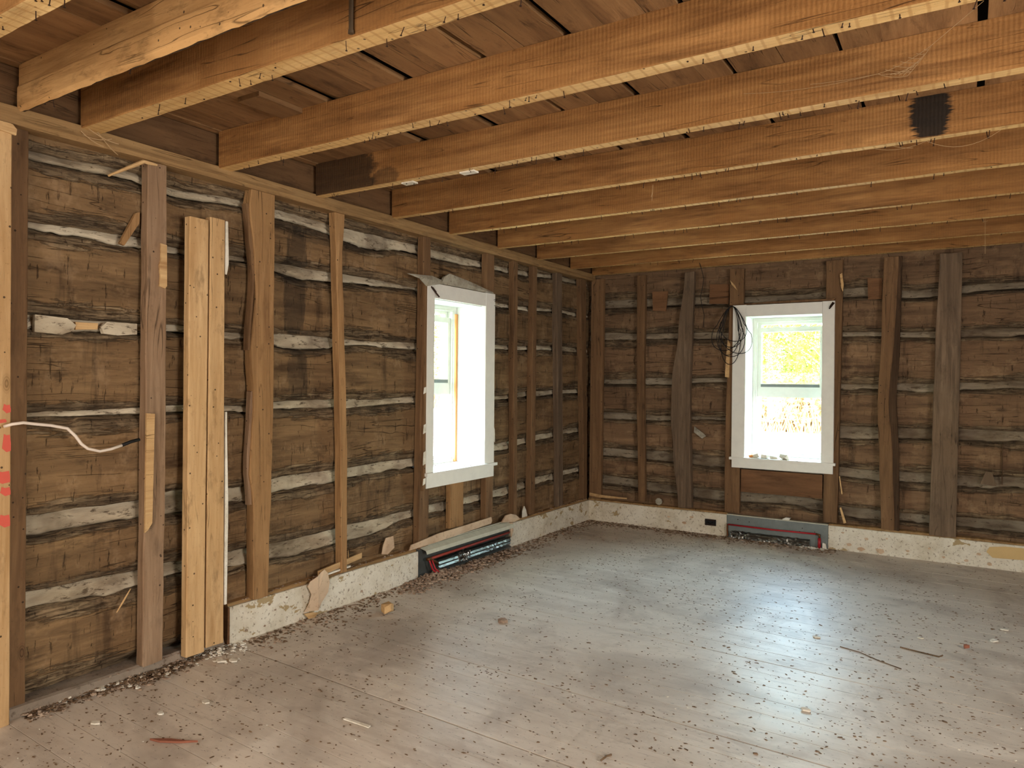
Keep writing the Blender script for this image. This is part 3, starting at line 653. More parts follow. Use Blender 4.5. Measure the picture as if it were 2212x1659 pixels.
for pts, lb_ in (([(.700, 2.09), (.83, 2.08), (.848, 2.27), (.69, 2.275)], 'rough square wood patch let into the top log near the narrow stud'),
             ([(1.25, 2.13), (1.43, 2.12), (1.432, 2.30), (1.255, 2.31)], 'square wood patch in the top log left of the right window'),
             ([(2.585, 2.10), (2.688, 2.10), (2.69, 2.27), (2.58, 2.28)], 'square wood patch in the top log beside the bark-edged stud')):
    slab('wood_patch', pts, TB, -.004, .012, 'redboard', lb_, 'patch', wob=.002)
slab('lath_scrap', [(1.418, 1.45), (1.455, 1.445), (1.462, 1.75), (1.440, 1.80), (1.425, 1.60)], TB, -.055, -.043, 'lath', 'pale lath scrap on the stud under the coil of black wire', 'lath')
slab('wood_wedge', [(3.385, .635), (3.49, .625), (3.46, .73), (3.42, .735)], TB, -.012, .01, 'stud_grey', 'small triangular wedge between logs right of the grey stud', 'wedge')
slab('plaster_scrap', [(1.125, .985), (1.21, .925), (1.235, .90), (1.20, .875), (1.12, .93)], TB, -.012, -.002, 'greyplaster', 'pale lump of plaster stuck between logs beside the bulging stud', 'plaster scrap', wob=.006)
slab('wood_splinter', [(2.375, 2.32), (2.385, 2.21), (2.40, 2.17), (2.405, 2.23), (2.392, 2.33)], TB, -.06, -.044, 'lath', 'pale splinter on the stud above the right corner of the right window', 'splinter')
slab('wood_splinter', [(1.455, 2.33), (1.47, 2.29), (1.52, 2.235), (1.50, 2.28)], TB, -.055, -.043, 'lath', 'pale splinter standing out of the stud above the coil of black wire', 'splinter')
slab('wood_splinter', [(2.392, .355), (2.405, .36), (2.445, .235), (2.425, .225)], TB, -.05, -.042, 'lath', 'short lath piece leaning beside the stud right of the right heater', 'splinter')
slab('wood_splinter', [(2.385, .62), (2.392, .62), (2.415, .47), (2.405, .47)], TB, -.05, -.044, 'lath', 'thin splinter hanging below the right corner of the right window', 'splinter')
slab('lath_scrap', [(.062, .245), (.19, .235), (.47, .245), (.47, .258), (.2, .262), (.064, .275)], TB, -.06, -.047, 'lath', 'lath lying on the baseboard in the room corner', 'lath')
slab('plaster_disc', [(.80+.034*math.cos(t*.7), .255+.034*math.sin(t*.7)) for t in range(9)], TB, -.062, -.056, 'greyplaster', 'round plaster scrap standing on the back baseboard near the corner', 'plaster scrap')

# ------------------------------------------------------------ windows
def window(idx, T, o, cas, depth, wl, wr):
    """o: opening (u0,u1,z0,z1) clear, cas: outer casing (u0,u1,z0,z1), depth: where the sash unit stands"""
    u0, u1, z0, z1 = o; a0, a1, b0, b1 = cas; F = -.088 if T is TL else -.066
    W = tag(MB().box(u0-.018, u1+.018, -.02, .338, z1, z1+.02).build('window_%d' % idx, 'jamb', T=T), kind='structure')
    P = lambda nm, mat, *bx: (lambda b: b.build(nm, mat, W, T=T))(MB().box(*bx))
    P('jamb', 'jamb', u0-.018, u0, F+.02, .338, z0, z1); P('jamb', 'jamb', u1, u1+.018, F+.02, .338, z0, z1)
    P('stool', 'white', a0-.012, a1+.016, F-.022, .352, z0-.022, z0)
    # casings, slightly uneven like old boards
    rough_bar('casing', 'white', W, T, [(z0, a0, u0+.004), (b1, a0+.002, u0+.004)], F, F+.02, idx*3., .0012, 12)
    rough_bar('casing', 'white', W, T, [(z0, u1-.004, a1), (b1, u1-.004, a1-.002)], F, F+.02, idx*4., .0012, 12)
    MB().box(u0+.004, u1-.004, F+.001, F+.0205, z1-.002, b1-.003).build('head_casing', 'white', W, T=T)
    MB().box(a0+.006, a1-.004, F+.001, F+.021, b0, z0-.0225).build('apron', 'white', W, T=T)
    d = depth
    def frame(nm, x0, x1, y0, y1, wth, d0, d1, mat='vinyl', bot=None, parent=W):
        b = MB(); bt = bot or wth
        b.box(x0, x0+wth, d0, d1, y0, y1); b.box(x1-wth, x1, d0, d1, y0, y1)
        b.box(x0+wth, x1-wth, d0, d1, y1-wth, y1); b.box(x0+wth, x1-wth, d0, d1, y0, y0+bt)
        return b.build(nm, mat, parent, T=T)
    frame('window_frame', u0+.001, u1-.001, z0+.001, z1-.001, .022, d, d+.13)
    frame('stop', u0+.023, u1-.023, z0+.023, z1-.023, .012, d+.012, d+.03)
    # inner sash, pushed up
    s = frame('sash', u0+.028, u1-.028, z0+.54, z1-.085, .042, d+.032, d+.062, bot=.125)
    MB().box(u0+.07, u1-.07, d+.046, d+.049, z0+.665, z1-.127).build('pane', 'glass', s, T=T)
    MB().box(u0+.068, u1-.068, d+.028, d+.033, z0+.635, z0+.66).build('lift_rail', 'greymetal', s, T=T)
    for uu in (u0+.2, u1-.2): MB().box(uu-.03, uu+.03, d+.036, d+.055, z1-.086, z1-.074).build('sash_lock', 'vinyl', s, T=T)
    # outer sash at the top
    s = frame('sash', u0+.028, u1-.028, z0+.60, z1-.028, .030, d+.068, d+.092)
    MB().box(u0+.056, u1-.056, d+.079, d+.082, z0+.63, z1-.058).build('pane', 'glass', s, T=T)
    s = frame('storm_frame', u0+.028, u1-.028, z0+.025, z1-.025, .024, d+.098, d+.118)
    MB().box(u0+.05, u1-.05, d+.106, d+.109, z0+.048, z1-.048).build('pane', 'glass', s, T=T)
    return W
win1 = window(1, TL, (-2.617, -1.968, .742, 1.985), (-2.700, -1.838, .632, 2.090), .205, 0, 0)
win2 = window(2, TB, (1.600, 2.245, .728, 1.995), (1.484, 2.342, .634, 2.097), .205, 0, 0)
MB().box(-1.992, -1.970, .188, .204, .745, 1.93).build('edge_strip', 'foam', win1, T=TL)
# weathered strips behind the casings
rough_bar('furring_strip', 'stud_dark', win1, TL, [(.62, -2.725, -2.70), (2.08, -2.722, -2.699)], -.086, -.062, 3.3, .002, 16)
for i, (z, h) in enumerate(((1.30, .05), (1.02, .07), (.80, .10), (.66, .05))):
    slab('plaster_flake', [(-2.735, z), (-2.708, z+.01), (-2.704, z+h), (-2.728, z+h*.9)], TL, -.0905, -.0865, 'chip', parent=win1)
slab('plaster_flake', [(-1.838, .92), (-1.80, .90), (-1.805, 1.0), (-1.83, 1.06)], TL, -.07, -.062, 'chip', parent=win1)
# torn stuff over the left window
slab('torn_paper', [(-2.925, 2.118), (-2.80, 2.100), (-2.715, 2.055), (-2.60, 2.080), (-2.53, 2.092), (-2.56, 2.118), (-2.66, 2.135), (-2.80, 2.125)], TL, -.098, -.094, 'greyplaster', 'pointed grey shard of torn plaster paper over the left window corner', 'torn paper', wob=.012)
slab('torn_paper', [(-2.545, 2.091), (-2.30, 2.091), (-2.05, 2.091), (-1.87, 2.092), (-1.88, 2.105), (-2.05, 2.128), (-2.20, 2.150), (-2.34, 2.165), (-2.45, 2.178), (-2.52, 2.14)], TL, -.092, -.075, 'greyplaster', 'crumbling grey plaster edge along the top of the left window', 'plaster edge', wob=.012)
slab('plaster_edge', [(1.49, 2.098), (1.75, 2.099), (2.0, 2.099), (2.33, 2.099), (2.345, 2.115), (2.1, 2.118), (1.8, 2.116), (1.6, 2.108)], TB, -.075, -.045, 'stud_dark', 'thin strip of torn lath lying on top of the right window casing', 'lath', wob=.006)
def nail_cluster(pts, r, label):
    b = MB()
    for p, q in pts: b.tube([p, q], r, 5)
    return tag(b.build('bent_nails', 'iron'), label, 'nails')
nail_cluster([((.088, -2.66, 2.06), (.115, -2.60, 1.99)), ((.088, -2.645, 2.055), (.11, -2.63, 2.02))], .006, 'bent rusty nails at the upper left corner of the left window')
nail_cluster([((.085, -1.86, 2.03), (.11, -1.77, 2.05)), ((.085, -1.86, 2.00), (.11, -1.80, 1.99)), ((.085, -1.87, 2.04), (.12, -1.75, 2.07))], .0025, 'thin nails sticking out at the upper right corner of the left window')
nail_cluster([((2.325, -.066, 2.085), (2.305, -.09, 2.045)), ((2.335, -.066, 2.08), (2.30, -.085, 2.03))], .006, 'bent rusty nail at the upper right corner of the right window')
# rubble on the window stools
rnd = random.Random(5)
def chunk(c, s, rnd, b, squash=.6):
    bm = bmesh.new(); bmesh.ops.create_cube(bm, size=1)
    rot = Matrix.Rotation(rnd.uniform(0, 6.3), 3, 'Z') @ Matrix.Rotation(rnd.uniform(-.5, .5), 3, 'X')
    vs = []
    for v in bm.verts:
        p = Vector((v.co.x*rnd.uniform(.7, 1.1), v.co.y*rnd.uniform(.5, 1.0), v.co.z*squash*rnd.uniform(.7, 1.1))); vs.append(Vector(c)+(rot @ p)*s)
    fs = [[v.index for v in f.verts] for f in bm.faces]; b.poly(vs, fs); bm.free()
for i, (x, s, m, l) in enumerate(((1.655, .05, 'foam', 'orange-brown crumb of foam at the left end of the right window stool'), (1.705, .07, 'chip', 'white plaster chunk on the right window stool next to the orange crumb'), (1.77, .06, 'chip', 'flat white plaster chunk on the right window stool, second from the left'), (1.845, .075, 'chip', 'squarish white plaster chunk on the right window stool, third from the left'), (1.945, .07, 'chip', 'low white plaster chunk on the right window stool, fourth from the left'))):
    b = MB(); chunk((x, -.035+rnd.uniform(0, .03), .728+s*.26), s, rnd, b, .5); tag(b.build('plaster_chunk', m), l, 'rubble', 'rubble on the right window stool')
def flakes(name, spots, mat, label, size, rnd, z=.0005, thick=.12, elong=1.6):
    """spots: list of (x,y,z); one object of many tiny thin crumbs"""
    b = MB()
    for (x, y, zz) in spots:
        s = rnd.uniform(*size); k = rnd.choice((4, 5)); a0 = rnd.uniform(0, 6.28); el = rnd.uniform(1, elong); ca = rnd.gauss(0, .5)
        ring = []
        for i in range(k):
            t = a0+i*2*math.pi/k; rr = s*rnd.uniform(.6, 1.1); px, py = rr*math.cos(t)*el, rr*math.sin(t)
            ring.append((x+px*math.cos(ca)-py*math.sin(ca), y+px*math.sin(ca)+py*math.cos(ca)))
        h = s*rnd.uniform(.3, 1)*thick*4; tl = rnd.uniform(0, s*.4)
        vs = [(px, py, zz) for px, py in ring]+[(x+(px-x)*.8, y+(py-y)*.8, zz+h+(tl if i == 0 else 0)) for i, (px, py) in enumerate(ring)]
        b.poly(vs, [tuple(range(k, 2*k))]+[(i, (i+1) % k, k+(i+1) % k, k+i) for i in range(k)])
    o = b.build(name, mat, fix=False)
    return tag(o, label, 'debris', kind='stuff')
flakes('crumbs', [(-rnd.uniform(-.09, .17), rnd.uniform(-2.3, -1.98), .7425) for _ in range(90)], 'rubble', 'crumbs scattered on the left window stool', (.003, .009), rnd)
flakes('crumbs', [(rnd.uniform(1.62, 2.3), rnd.uniform(-.08, .15), .7285) for _ in range(110)], 'chip', 'white crumbs scattered on the right window stool', (.003, .010), rnd)

# ------------------------------------------------------------ baseboards
def baseboard(name, T, spans, front, flip):
    root = None
    for (u0, u1) in spans:
        n = int((u1-u0)/.03); vs = []; fs = []
        for i in range(n+1):
            u = u0+(u1-u0)*i/n; t = .197+.003*fbm(u*2.2, front*9)
            f = front+.002*fbm(u*3, 4)
            ring = [(f+.020, .0), (f, .0), (f+.0005, .06), (f-.001*nz(u*8, 2), .13), (f+.001, t-.004), (f+.004, t), (f+.020, t)]
            vs += [T(u, d, z) for d, z in ring]
        for i in range(n):
            for k in range(7): fs.append((i*7+k, i*7+(k+1) % 7, (i+1)*7+(k+1) % 7, (i+1)*7+k))
        fs += [tuple(range(7)), tuple(n*7+k for k in range(7))]
        o = MB().poly(vs, fs).build(name if root is None else 'board_length', 'base', root)
        if root is None: root = tag(o, kind='structure')
        # ragged wooden strip left on top of the board
        c = rough_cap(T, u0, u1, front)
        c.parent = root
    return root
def rough_cap(T, u0, u1, front):
    n = int((u1-u0)/.03); vs = []; fs = []
    for i in range(n+1):
        u = u0+(u1-u0)*i/n; t = .212+.006*fbm(u*3, 1.5); j = .003*fbm(u*7, 6)
        for d, z in ((front+.016, .190), (front+.021+j, t-.004), (front+.026, t), (.02, t+.004), (.02, .190)): vs.append(T(u, d, z))
    for i in range(n):
        for k in range(5): fs.append((i*5+k, i*5+(k+1) % 5, (i+1)*5+(k+1) % 5, (i+1)*5+k))
    fs += [tuple(range(5)), tuple(n*5+k for k in range(5))]
    return MB().poly(vs, fs).build('cap_strip', 'plate')
bl = baseboard('baseboard_left', TL, [(-4.272, -2.742), (-1.540, -.058)], -.060, 0)
bb = baseboard('baseboard_back', TB, [(.040, 1.448), (2.308, 6.1)], -.056, 0)
slab('end_grain', [(-4.285, .005), (-4.270, .0), (-4.268, .195), (-4.283, .2)], TL, -.058, -.02, 'redboard', parent=bl)
# missing paint on the back baseboard's right part
rnd = random.Random(9)
def patch_set(parent, T, items, dep, mat):
    for (u, z, r) in items:
        k = 9; pts = [(u+r*1.5*rnd.uniform(.6, 1.1)*math.cos(t*2*math.pi/k), max(.004, min(.192, z+r*rnd.uniform(.6, 1.1)*math.sin(t*2*math.pi/k)))) for t in range(k)]
        slab('paint_loss', pts, T, dep-.0012, dep+.001, mat, parent=parent)
patch_set(bb, TB, [(2.47, .055, .017), (2.60, .12, .012), (2.56, .03, .022), (2.70, .035, .025), (2.9, .06, .010), (3.05, .10, .009), (3.15, .045, .010), (3.3, .04, .012), (2.42, .15, .009), (2.75, .14, .007), (3.38, .10, .012), (3.45, .035, .014), (.9, .12, .012), (1.05, .08, .016), (1.12, .14, .014)], -.058, 'paper')
slab('paint_loss', [(3.43, .125), (3.47, .085), (3.6, .09), (3.75, .10), (3.75, .182), (3.55, .18), (3.45, .165)], TB, -.0605, -.057, plain('bare_yellow_wood', srgb(206, 174, 120), .8), parent=bb)
patch_set(bl, TL, [(-4.17, .05, .007), (-4.05, .04, .006), (-3.98, .11, .006), (-3.3, .05, .010), (-4.02, .15, .006), (-3.9, .16, .005)], -.0615, 'rubble')
b = MB().box(1.250, 1.352, -.061, -.052, .082, .140)
ob = tag(b.build('outlet_box', 'black', T=TB), 'open dark outlet box set in the baseboard left of the right heater', 'outlet box')
MB().box(1.256, 1.346, -.064, -.060, .086, .092).box(1.256, 1.346, -.064, -.060, .130, .136).build('box_rim', 'iron', ob, T=TB)
MB().tube([(1.275, -.066, .115), (1.30, -.07, .10), (1.33, -.066, .118)], .004, 5).build('wire_end', 'black', ob)

# torn paper and sticks along the left baseboard
slab('torn_paper', [(-3.60, .232), (-3.585, .175), (-3.60, .12), (-3.65, .07), (-3.68, .032), (-3.73, .040), (-3.78, .045), (-3.745, .09), (-3.735, .14), (-3.76, .19), (-3.74, .215), (-3.69, .235), (-3.655, .250), (-3.63, .262)], TL, -.076, -.0725, 'paper', 'large torn piece of brownish wallpaper hanging over the left baseboard', 'torn paper', wob=.010)
slab('torn_paper', [(-3.79, .04), (-3.73, .035), (-3.69, .02), (-3.71, .0), (-3.76, .004)], TL, -.088, -.080, 'lath', 'small tan scrap under the torn wallpaper on the left baseboard', 'torn paper', wob=.004)
o = MB().prism([(-.010+.06, -3.66, .222), (.06, -3.66, .222), (.06, -3.30, .262), (.05, -3.30, .262)], (0, 0, .035)).build('broken_lath', 'lath'); tag(o, 'broken lath lying on the left baseboard below the narrow tapering stud', 'lath')
o = MB().prism([(.035, -3.60, .218), (.062, -3.62, .216), (.062, -3.40, .226), (.035, -3.42, .228)], (0, 0, .010)).build('plaster_scrap', 'chip'); tag(o, 'yellowish scrap under the broken lath on the left baseboard', 'plaster scrap')
sliver((.05, -3.41, .25), (.045, -3.405, .33), .003, 'lath', 'thin sliver standing beside the foot of the narrow tapering stud')
slab('plaster_scrap', [(-3.10, .245), (-3.085, .30), (-3.06, .345), (-2.985, .345), (-2.975, .265), (-3.04, .232)], TL, -.045, -.040, 'paper', 'torn beige plaster scrap leaning at the logs left of the left window', 'plaster scrap', wob=.010)
slab('torn_paper', [(-2.835, .215), (-2.83, .262), (-2.5, .285), (-2.2, .272), (-1.84, .262), (-1.835, .30), (-2.0, .315), (-2.3, .310), (-2.6, .305), (-2.83, .292)], TL, -.085, -.079, 'paper', 'long torn strip of tan board behind the left heater', 'torn board', wob=.005) if False else None
vs = [(-2.86, .228), (-2.84, .262), (-2.55, .290), (-2.2, .296), (-1.86, .305), (-1.85, .272), (-1.86, .252), (-2.2, .242), (-2.55, .232)]
slab('torn_board', vs, TL, -.082, -.074, 'paper', 'long torn tan strip standing behind the left heater', 'torn board', wob=.005)
slab('plaster_scrap', [(-1.70, .235), (-1.63, .28), (-1.56, .285), (-1.47, .262), (-1.42, .222), (-1.52, .212)], TL, -.082, -.07, 'paper', 'crumpled tan scrap on top of the right end of the left heater', 'plaster scrap', wob=.02)
slab('plaster_scrap', [(-1.58, .215), (-1.54, .21), (-1.53, .14), (-1.555, .09), (-1.565, .13)], TL, -.085, -.075, 'paper', 'pointed tan flap hanging at the right end of the left heater', 'plaster scrap', wob=.006)
slab('plaster_scrap', [(-1.33, .215), (-1.325, .27), (-1.30, .31), (-1.27, .27), (-1.25, .215)], TL, -.050, -.042, 'chip', 'small pointed white scrap between the two dark studs on the left baseboard', 'plaster scrap')
slab('plaster_scrap', [(1.93, .208), (1.99, .207), (2.00, .224), (1.96, .226)], TB, -.060, -.02, 'chip', 'small flat white scrap on top of the right heater plate', 'plaster scrap')
slab('plaster_scrap', [(2.265, .002), (2.300, .002), (2.292, .045), (2.268, .05)], TB, -.085, -.08, 'chip', 'white plaster scrap standing beside the red pipe end of the right heater', 'plaster scrap')

# ------------------------------------------------------------ heaters
h1 = empty('baseboard_heater', (.05, -2.14, 0)); tag(h1, 'stripped left baseboard heater with cream top strip, under the left window', 'heater', 'baseboard heaters')
def hp(nm, b, mat, root, T=None, smooth=False):
    o = b.build(nm, mat, None, smooth, T); o.parent = root; o.matrix_parent_inverse = Matrix.Translation(-Vector(root.location)); return o
hp('back_panel', MB().box(-2.74, -1.542, -.045, -.030, .022, .208).box(-2.74, -1.542, -.064, -.045, .200, .208), 'darkmetal', h1, TL)
hp('bottom_tray', MB().prism([(.046, -2.74, .024), (.085, -2.74, .010), (.085, -1.56, .010), (.046, -1.56, .024)], (0, 0, .003)), 'darkmetal', h1)
b = MB().prism([(.056, -2.728, .222), (.098, -2.700, .196), (.102, -2.695, .170), (.099, -2.695, .170), (.095, -2.70, .194), (.053, -2.728, .219)], (0, 1.15, 0)); hp('damper', b, 'cream', h1)
hp('top_edge', MB().box(-2.66, -1.56, -.066, -.050, .228, .234), 'cream', h1, TL)
hp('pipe', MB().tube([(.100, -2.665, .134), (.100, -2.2, .138), (.098, -1.62, .142)], .0095, 10), plain('faded_red_pipe', srgb(150, 62, 50), .45), h1, smooth=True)
def fin_pack(T, u0, u1, d0, d1, z0, z1, seed, crumple, step=.0085):
    n = int((u1-u0)/.006); vs = []; fs = []; m = 22
    for i in range(n+1):
        u = u0+(u1-u0)*i/n; rib = .003*math.sin(u*2*math.pi/.05)*0
        c = crumple*(1.0 if nz(u*3, seed) > .0 else .35)
        for k in range(m):
            t = 2*math.pi*k/m; cu, su = math.cos(t), math.sin(t); ex = abs(cu)**.45*(1 if cu > 0 else -1); ez = abs(su)**.45*(1 if su > 0 else -1)
            groove = .004 if k % 2 else -.005
            dd = (d0+d1)/2+((d1-d0)/2+groove)*ex+c*nz(u*45, k*2.3, seed); zz = (z0+z1)/2+((z1-z0)/2+groove)*ez+c*nz(u*40, k*1.9, seed+7)
            vs.append(T(u, dd, max(.004, zz)))
    for i in range(n):
        for k in range(m): fs.append((i*m+k, i*m+(k+1) % m, (i+1)*m+(k+1) % m, (i+1)*m+k))
    fs += [tuple(range(m)), tuple(n*m+k for k in range(m))]
    return MB().poly(vs, fs)
hp('fin_element', fin_pack(TL, -2.56, -1.60, -.102, -.058, .046, .104, 3.0, .004), 'foil', h1)
hp('fin_element', fin_pack(TL, -2.32, -2.18, -.106, -.054, .044, .108, 8.0, .016), 'foil', h1)
hp('pipe_end', MB().tube([(.100, -2.668, .138), (.104, -2.672, .124), (.120, -2.655, .060), (.140, -2.610, .012)], .006, 8).tube([(.098, -2.645, .136), (.122, -2.628, .060), (.146, -2.585, .012)], .006, 8), 'redpipe', h1, smooth=True)
hp('elbow', MB().tube([(.100, -2.69, .134), (.100, -2.655, .134), (.094, -2.62, .110), (.088, -2.56, .080)], .012, 8), 'copper', h1, smooth=True)
h2 = empty('baseboard_heater', (1.88, -.06, 0)); tag(h2, 'stripped right baseboard heater with grey back plate, under the right window', 'heater', 'baseboard heaters')
hp('back_panel', MB().box(1.452, 2.306, -.060, -.048, .0, .200), 'greymetal', h2, TB)
hp('top_edge', MB().box(1.452, 2.306, -.070, -.030, .200, .207), 'cream', h2, TB)
hp('pipe', MB().tube([(1.472, -.085, .116), (1.85, -.086, .113), (2.222, -.085, .118)], .0075, 10), 'redpipe', h2, smooth=True)
hp('pipe_end', MB().tube([(2.243, -.088, .088), (2.243, -.092, .002)], .013, 10), 'redpipe', h2, smooth=True)
hp('elbow', MB().tube([(2.215, -.085, .118), (2.243, -.087, .113), (2.243, -.088, .084)], .009, 8), 'copper', h2, smooth=True)
hp('fin_element', fin_pack(TB, 1.50, 2.165, -.112, -.070, .008, .060, 5.0, .013), 'foil', h2)
hp('bracket', MB().tube([(1.462, -.08, .118), (1.462, -.082, .06), (1.468, -.085, .012)], .008, 6), 'copper', h2)
for (u, z) in ((1.55, .165), (1.65, .155), (2.08, .12), (2.10, .15), (2.2, .13)):
    o = MB().tube([(u, -.0605, z), (u+.001, -.063, z)], .004, 6).build('screw', 'iron'); o.parent = h2; o.matrix_parent_inverse = Matrix.Translation(-Vector(h2.location))

# ------------------------------------------------------------ wires
b = MB(); rnd = random.Random(3)
def loop(b, top, w_, h, cx, tilt, y):
    pts = []
    for i in range(36):
        t = 2*math.pi*i/36; k = .5-.5*math.cos(t)      # 0 at the nail, 1 at the bottom
        x = 1.3*w_*math.sin(t)*(.55+.45*k)*(.85 if k < .5 else 1); z = -h*k
        pts.append((top[0]+cx*k+x*math.cos(tilt)+z*math.sin(tilt), y-.012*math.sin(t*2+w_*40), top[2]+z*math.cos(tilt)+x*math.sin(tilt)*.3))
    b.tube(pts, .0032, 5, closed=True)
top = (1.485, -.09, 2.088)
for w_, h, cx, tl, y in ((.085, .525, -.005, .02, -.088), (.125, .40, -.03, .10, -.094), (.130, .43, .03, -.10, -.099), (.105, .37, .0, .0, -.104), (.115, .32, -.02, -.15, -.092), (.09, .445, .02, .12, -.097), (.12, .455, -.015, -.03, -.102)):
    loop(b, top, w_, h, cx, tl, y)
coil = tag(b.build('wire_coil', 'black', smooth=True), 'coil of thin black wire hanging from a nail at the right window corner', 'wire')
MB().tube([(1.478, -.06, 2.09), (1.476, -.125, 2.092)], .006, 6).build('nail', 'iron', coil)
b = MB().tube([(1.19, -.11, 2.50), (1.203, -.10, 2.45), (1.222, -.085, 2.36), (1.214, -.09, 2.28), (1.198, -.10, 2.19), (1.212, -.09, 2.10), (1.230, -.085, 2.02), (1.228, -.09, 1.95), (1.231, -.09, 1.905)], .0028, 5)
tag(b.build('hanging_wire', 'black', smooth=True), 'single thin black wire dangling from the last joist left of the right window', 'wire')
cp = [(.10, -5.345, 1.200), (.125, -5.328, 1.209), (.12, -5.286, 1.213), (.12, -5.244, 1.206), (.12, -5.182, 1.197), (.12, -5.118, 1.182), (.12, -5.085, 1.148), (.12, -5.060, 1.112), (.12, -5.033, 1.090), (.12, -4.983, 1.075), (.12, -4.933, 1.081), (.12, -4.875, 1.097)]
cab = tag(MB().tube(cp, .0065, 8).build('white_cable', 'whitecable', smooth=True), 'white electric cable curving from the left edge stud toward the dusty stud', 'cable')
MB().tube([(.12, -4.885, 1.094), (.118, -4.840, 1.108), (.112, -4.800, 1.114)], .0078, 7).build('taped_end', 'black', cab, smooth=True)

# ------------------------------------------------------------ cobwebs
def web(label, strands, r=.0009):
    b = MB()
    for a, c, sag in strands:
        a, c = Vector(a), Vector(c); pts = [a.lerp(c, t/8)+Vector((0, 0, -sag*4*(t/8)*(1-t/8))) for t in range(9)]
        b.tube(pts, r, 3)
    return tag(b.build('cobweb', 'web'), label, 'cobweb')
A, B_, C_ = (3.20, -3.76, 2.590), (3.03, -3.76, 2.525), (3.125, -3.76, 2.497)
st = [(A, B_, .012), (A, C_, .004), (B_, C_, .008), (A, (3.35, -3.9, 2.64), 0), (B_, (2.55, -3.76, 2.55), .015), (B_, (2.80, -3.76, 2.535), .004)]
for k in range(6):
    t = (k+1)/7; st.append((Vector(A).lerp(Vector(B_), t), Vector(A).lerp(Vector(C_), t), .003)); st.append((Vector(B_).lerp(Vector(C_), t), Vector(A).lerp(Vector(C_), 1-t*.8), .002))
web('triangular cobweb below the subfloor between two joists, upper right', st)
web('long drooping cobweb strand under the joist with the burn mark', [((2.95, -3.05, 2.46), (3.15, -3.05, 2.462), .018), ((3.15, -3.05, 2.462), (3.42, -3.05, 2.462), .045), ((3.02, -3.05, 2.462), (3.10, -3.05, 2.44), .004)])
web('thread of cobweb hanging down before the back wall, upper right', [((3.384, -1.142, 2.60), (3.388, -1.142, 2.24), 0), ((3.37, -1.142, 2.46), (3.40, -1.142, 2.45), .01), ((3.375, -1.142, 2.47), (3.378, -1.142, 2.44), .0)])
web('short cobweb thread hanging from a joist, top centre', [((1.86, -2.97, 2.466), (1.855, -2.97, 2.38), 0), ((1.858, -2.97, 2.43), (1.85, -2.97, 2.40), .003)])
web('tangled cobweb at the left end of the third joist', [((.11, -5.04, 2.47), (.16, -4.93, 2.42), .01), ((.10, -5.06, 2.45), (.13, -4.98, 2.40), .008), ((.12, -5.0, 2.46), (.10, -4.90, 2.39), .006), ((.09, -5.05, 2.44), (.14, -4.95, 2.44), .012)], .002)

# ------------------------------------------------------------ loose things on the floor
rnd = random.Random(21)
def chip_thing(x, y, s, mat, label, h=.25, nm='paint_chip', cat='chip'):
    k = 6; a0 = rnd.uniform(0, 6); pts = [(x+s*rnd.uniform(.6, 1.1)*math.cos(a0+t*6.283/k)*1.2, y+s*rnd.uniform(.5, 1)*math.sin(a0+t*6.283/k), .001+rnd.uniform(0, s*h*.6)) for t in range(k)]
    o = MB().prism(pts, (0, 0, max(.002, s*h))).build(nm, mat); return tag(o, label, cat)
o = MB().prism([(.672, -5.080, .002), (.72, -5.070, .002), (.79, -5.030, .002), (.838, -4.988, .002), (.80, -5.012, .002), (.74, -5.035, .002)], (0, 0, .008)).build('wood_sliver', 'splinter'); tag(o, 'long reddish wood sliver on the floor at the bottom left', 'splinter')
o = MB().prism([(1.165, -4.548, .002), (1.175, -4.535, .002), (1.300, -4.530, .002), (1.302, -4.546, .002)], (0, 0, .005)).build('wood_sliver', 'chip'); tag(o, 'pale thin stick on the floor at the bottom centre', 'splinter')
chip_thing(.383, -3.423, .045, 'lath', 'folded tan scrap of board on the floor near the torn wallpaper', .9, 'board_scrap', 'scrap')
chip_thing(1.048, -3.176, .028, 'rubble', 'brown crumb lying alone on the floor left of centre', .6, 'plaster_lump', 'lump')
for (x, y, s, l) in ((.04, -4.944, .034, 'largest white paint chip on the floor below the dusty stud'), (.035, -4.72, .02, 'squarish tan lump by the wall below the dusty stud'), (.26, -4.40, .022, 'smaller white chip in front of the right light board'), (.22, -4.44, .026, 'broad white chip in front of the left light board'),
                     (3.498, -1.687, .020, 'small white chip on the floor at the right edge, the farther one'), (3.44, -1.94, .022, 'bright white chip on the floor at the right edge'), (3.10, -2.11, .016, 'white chip on the floor right of centre'), (2.62, -2.42, .016, 'small white chip near the middle of the floor'),
                     (2.747, -3.40, .022, 'pale paint flakes at the bottom right'), (.36, -5.12, .02, 'white chip on the bare floor left of the reddish sliver'), (.56, -4.76, .02, 'pale chip in the middle of the lower left floor'), (.50, -4.93, .018, 'pale chip beside the dark crumb, lower left floor')):
    chip_thing(x, y, s, 'chip', l, .3)
b = MB().tube([(2.19, -4.262, .004), (2.20, -4.245, .012), (2.196, -4.225, .006), (2.205, -4.20, .004)], .004, 5)
tag(b.build('twig', 'dirt'), 'small dark twig on the floor at the bottom edge', 'twig')
b = MB().tube([(2.75, -2.50, .003), (2.85, -2.535, .004), (2.94, -2.60, .003), (3.05, -2.66, .003)], .0025, 5); tag(b.build('twig', 'dirt'), 'thin dark root fibre lying on the floor right of centre', 'twig')
b = MB().tube([(3.02, -2.33, .003), (3.12, -2.37, .008), (3.20, -2.40, .012), (3.215, -2.36, .01)], .004, 5); tag(b.build('twig', 'dirt'), 'dark curved twig on the floor near the right edge', 'twig')
chip_thing(3.32, -2.16, .016, 'splinter', 'small reddish-brown lump near the right edge of the floor', 1.0, 'dirt_lump', 'lump')

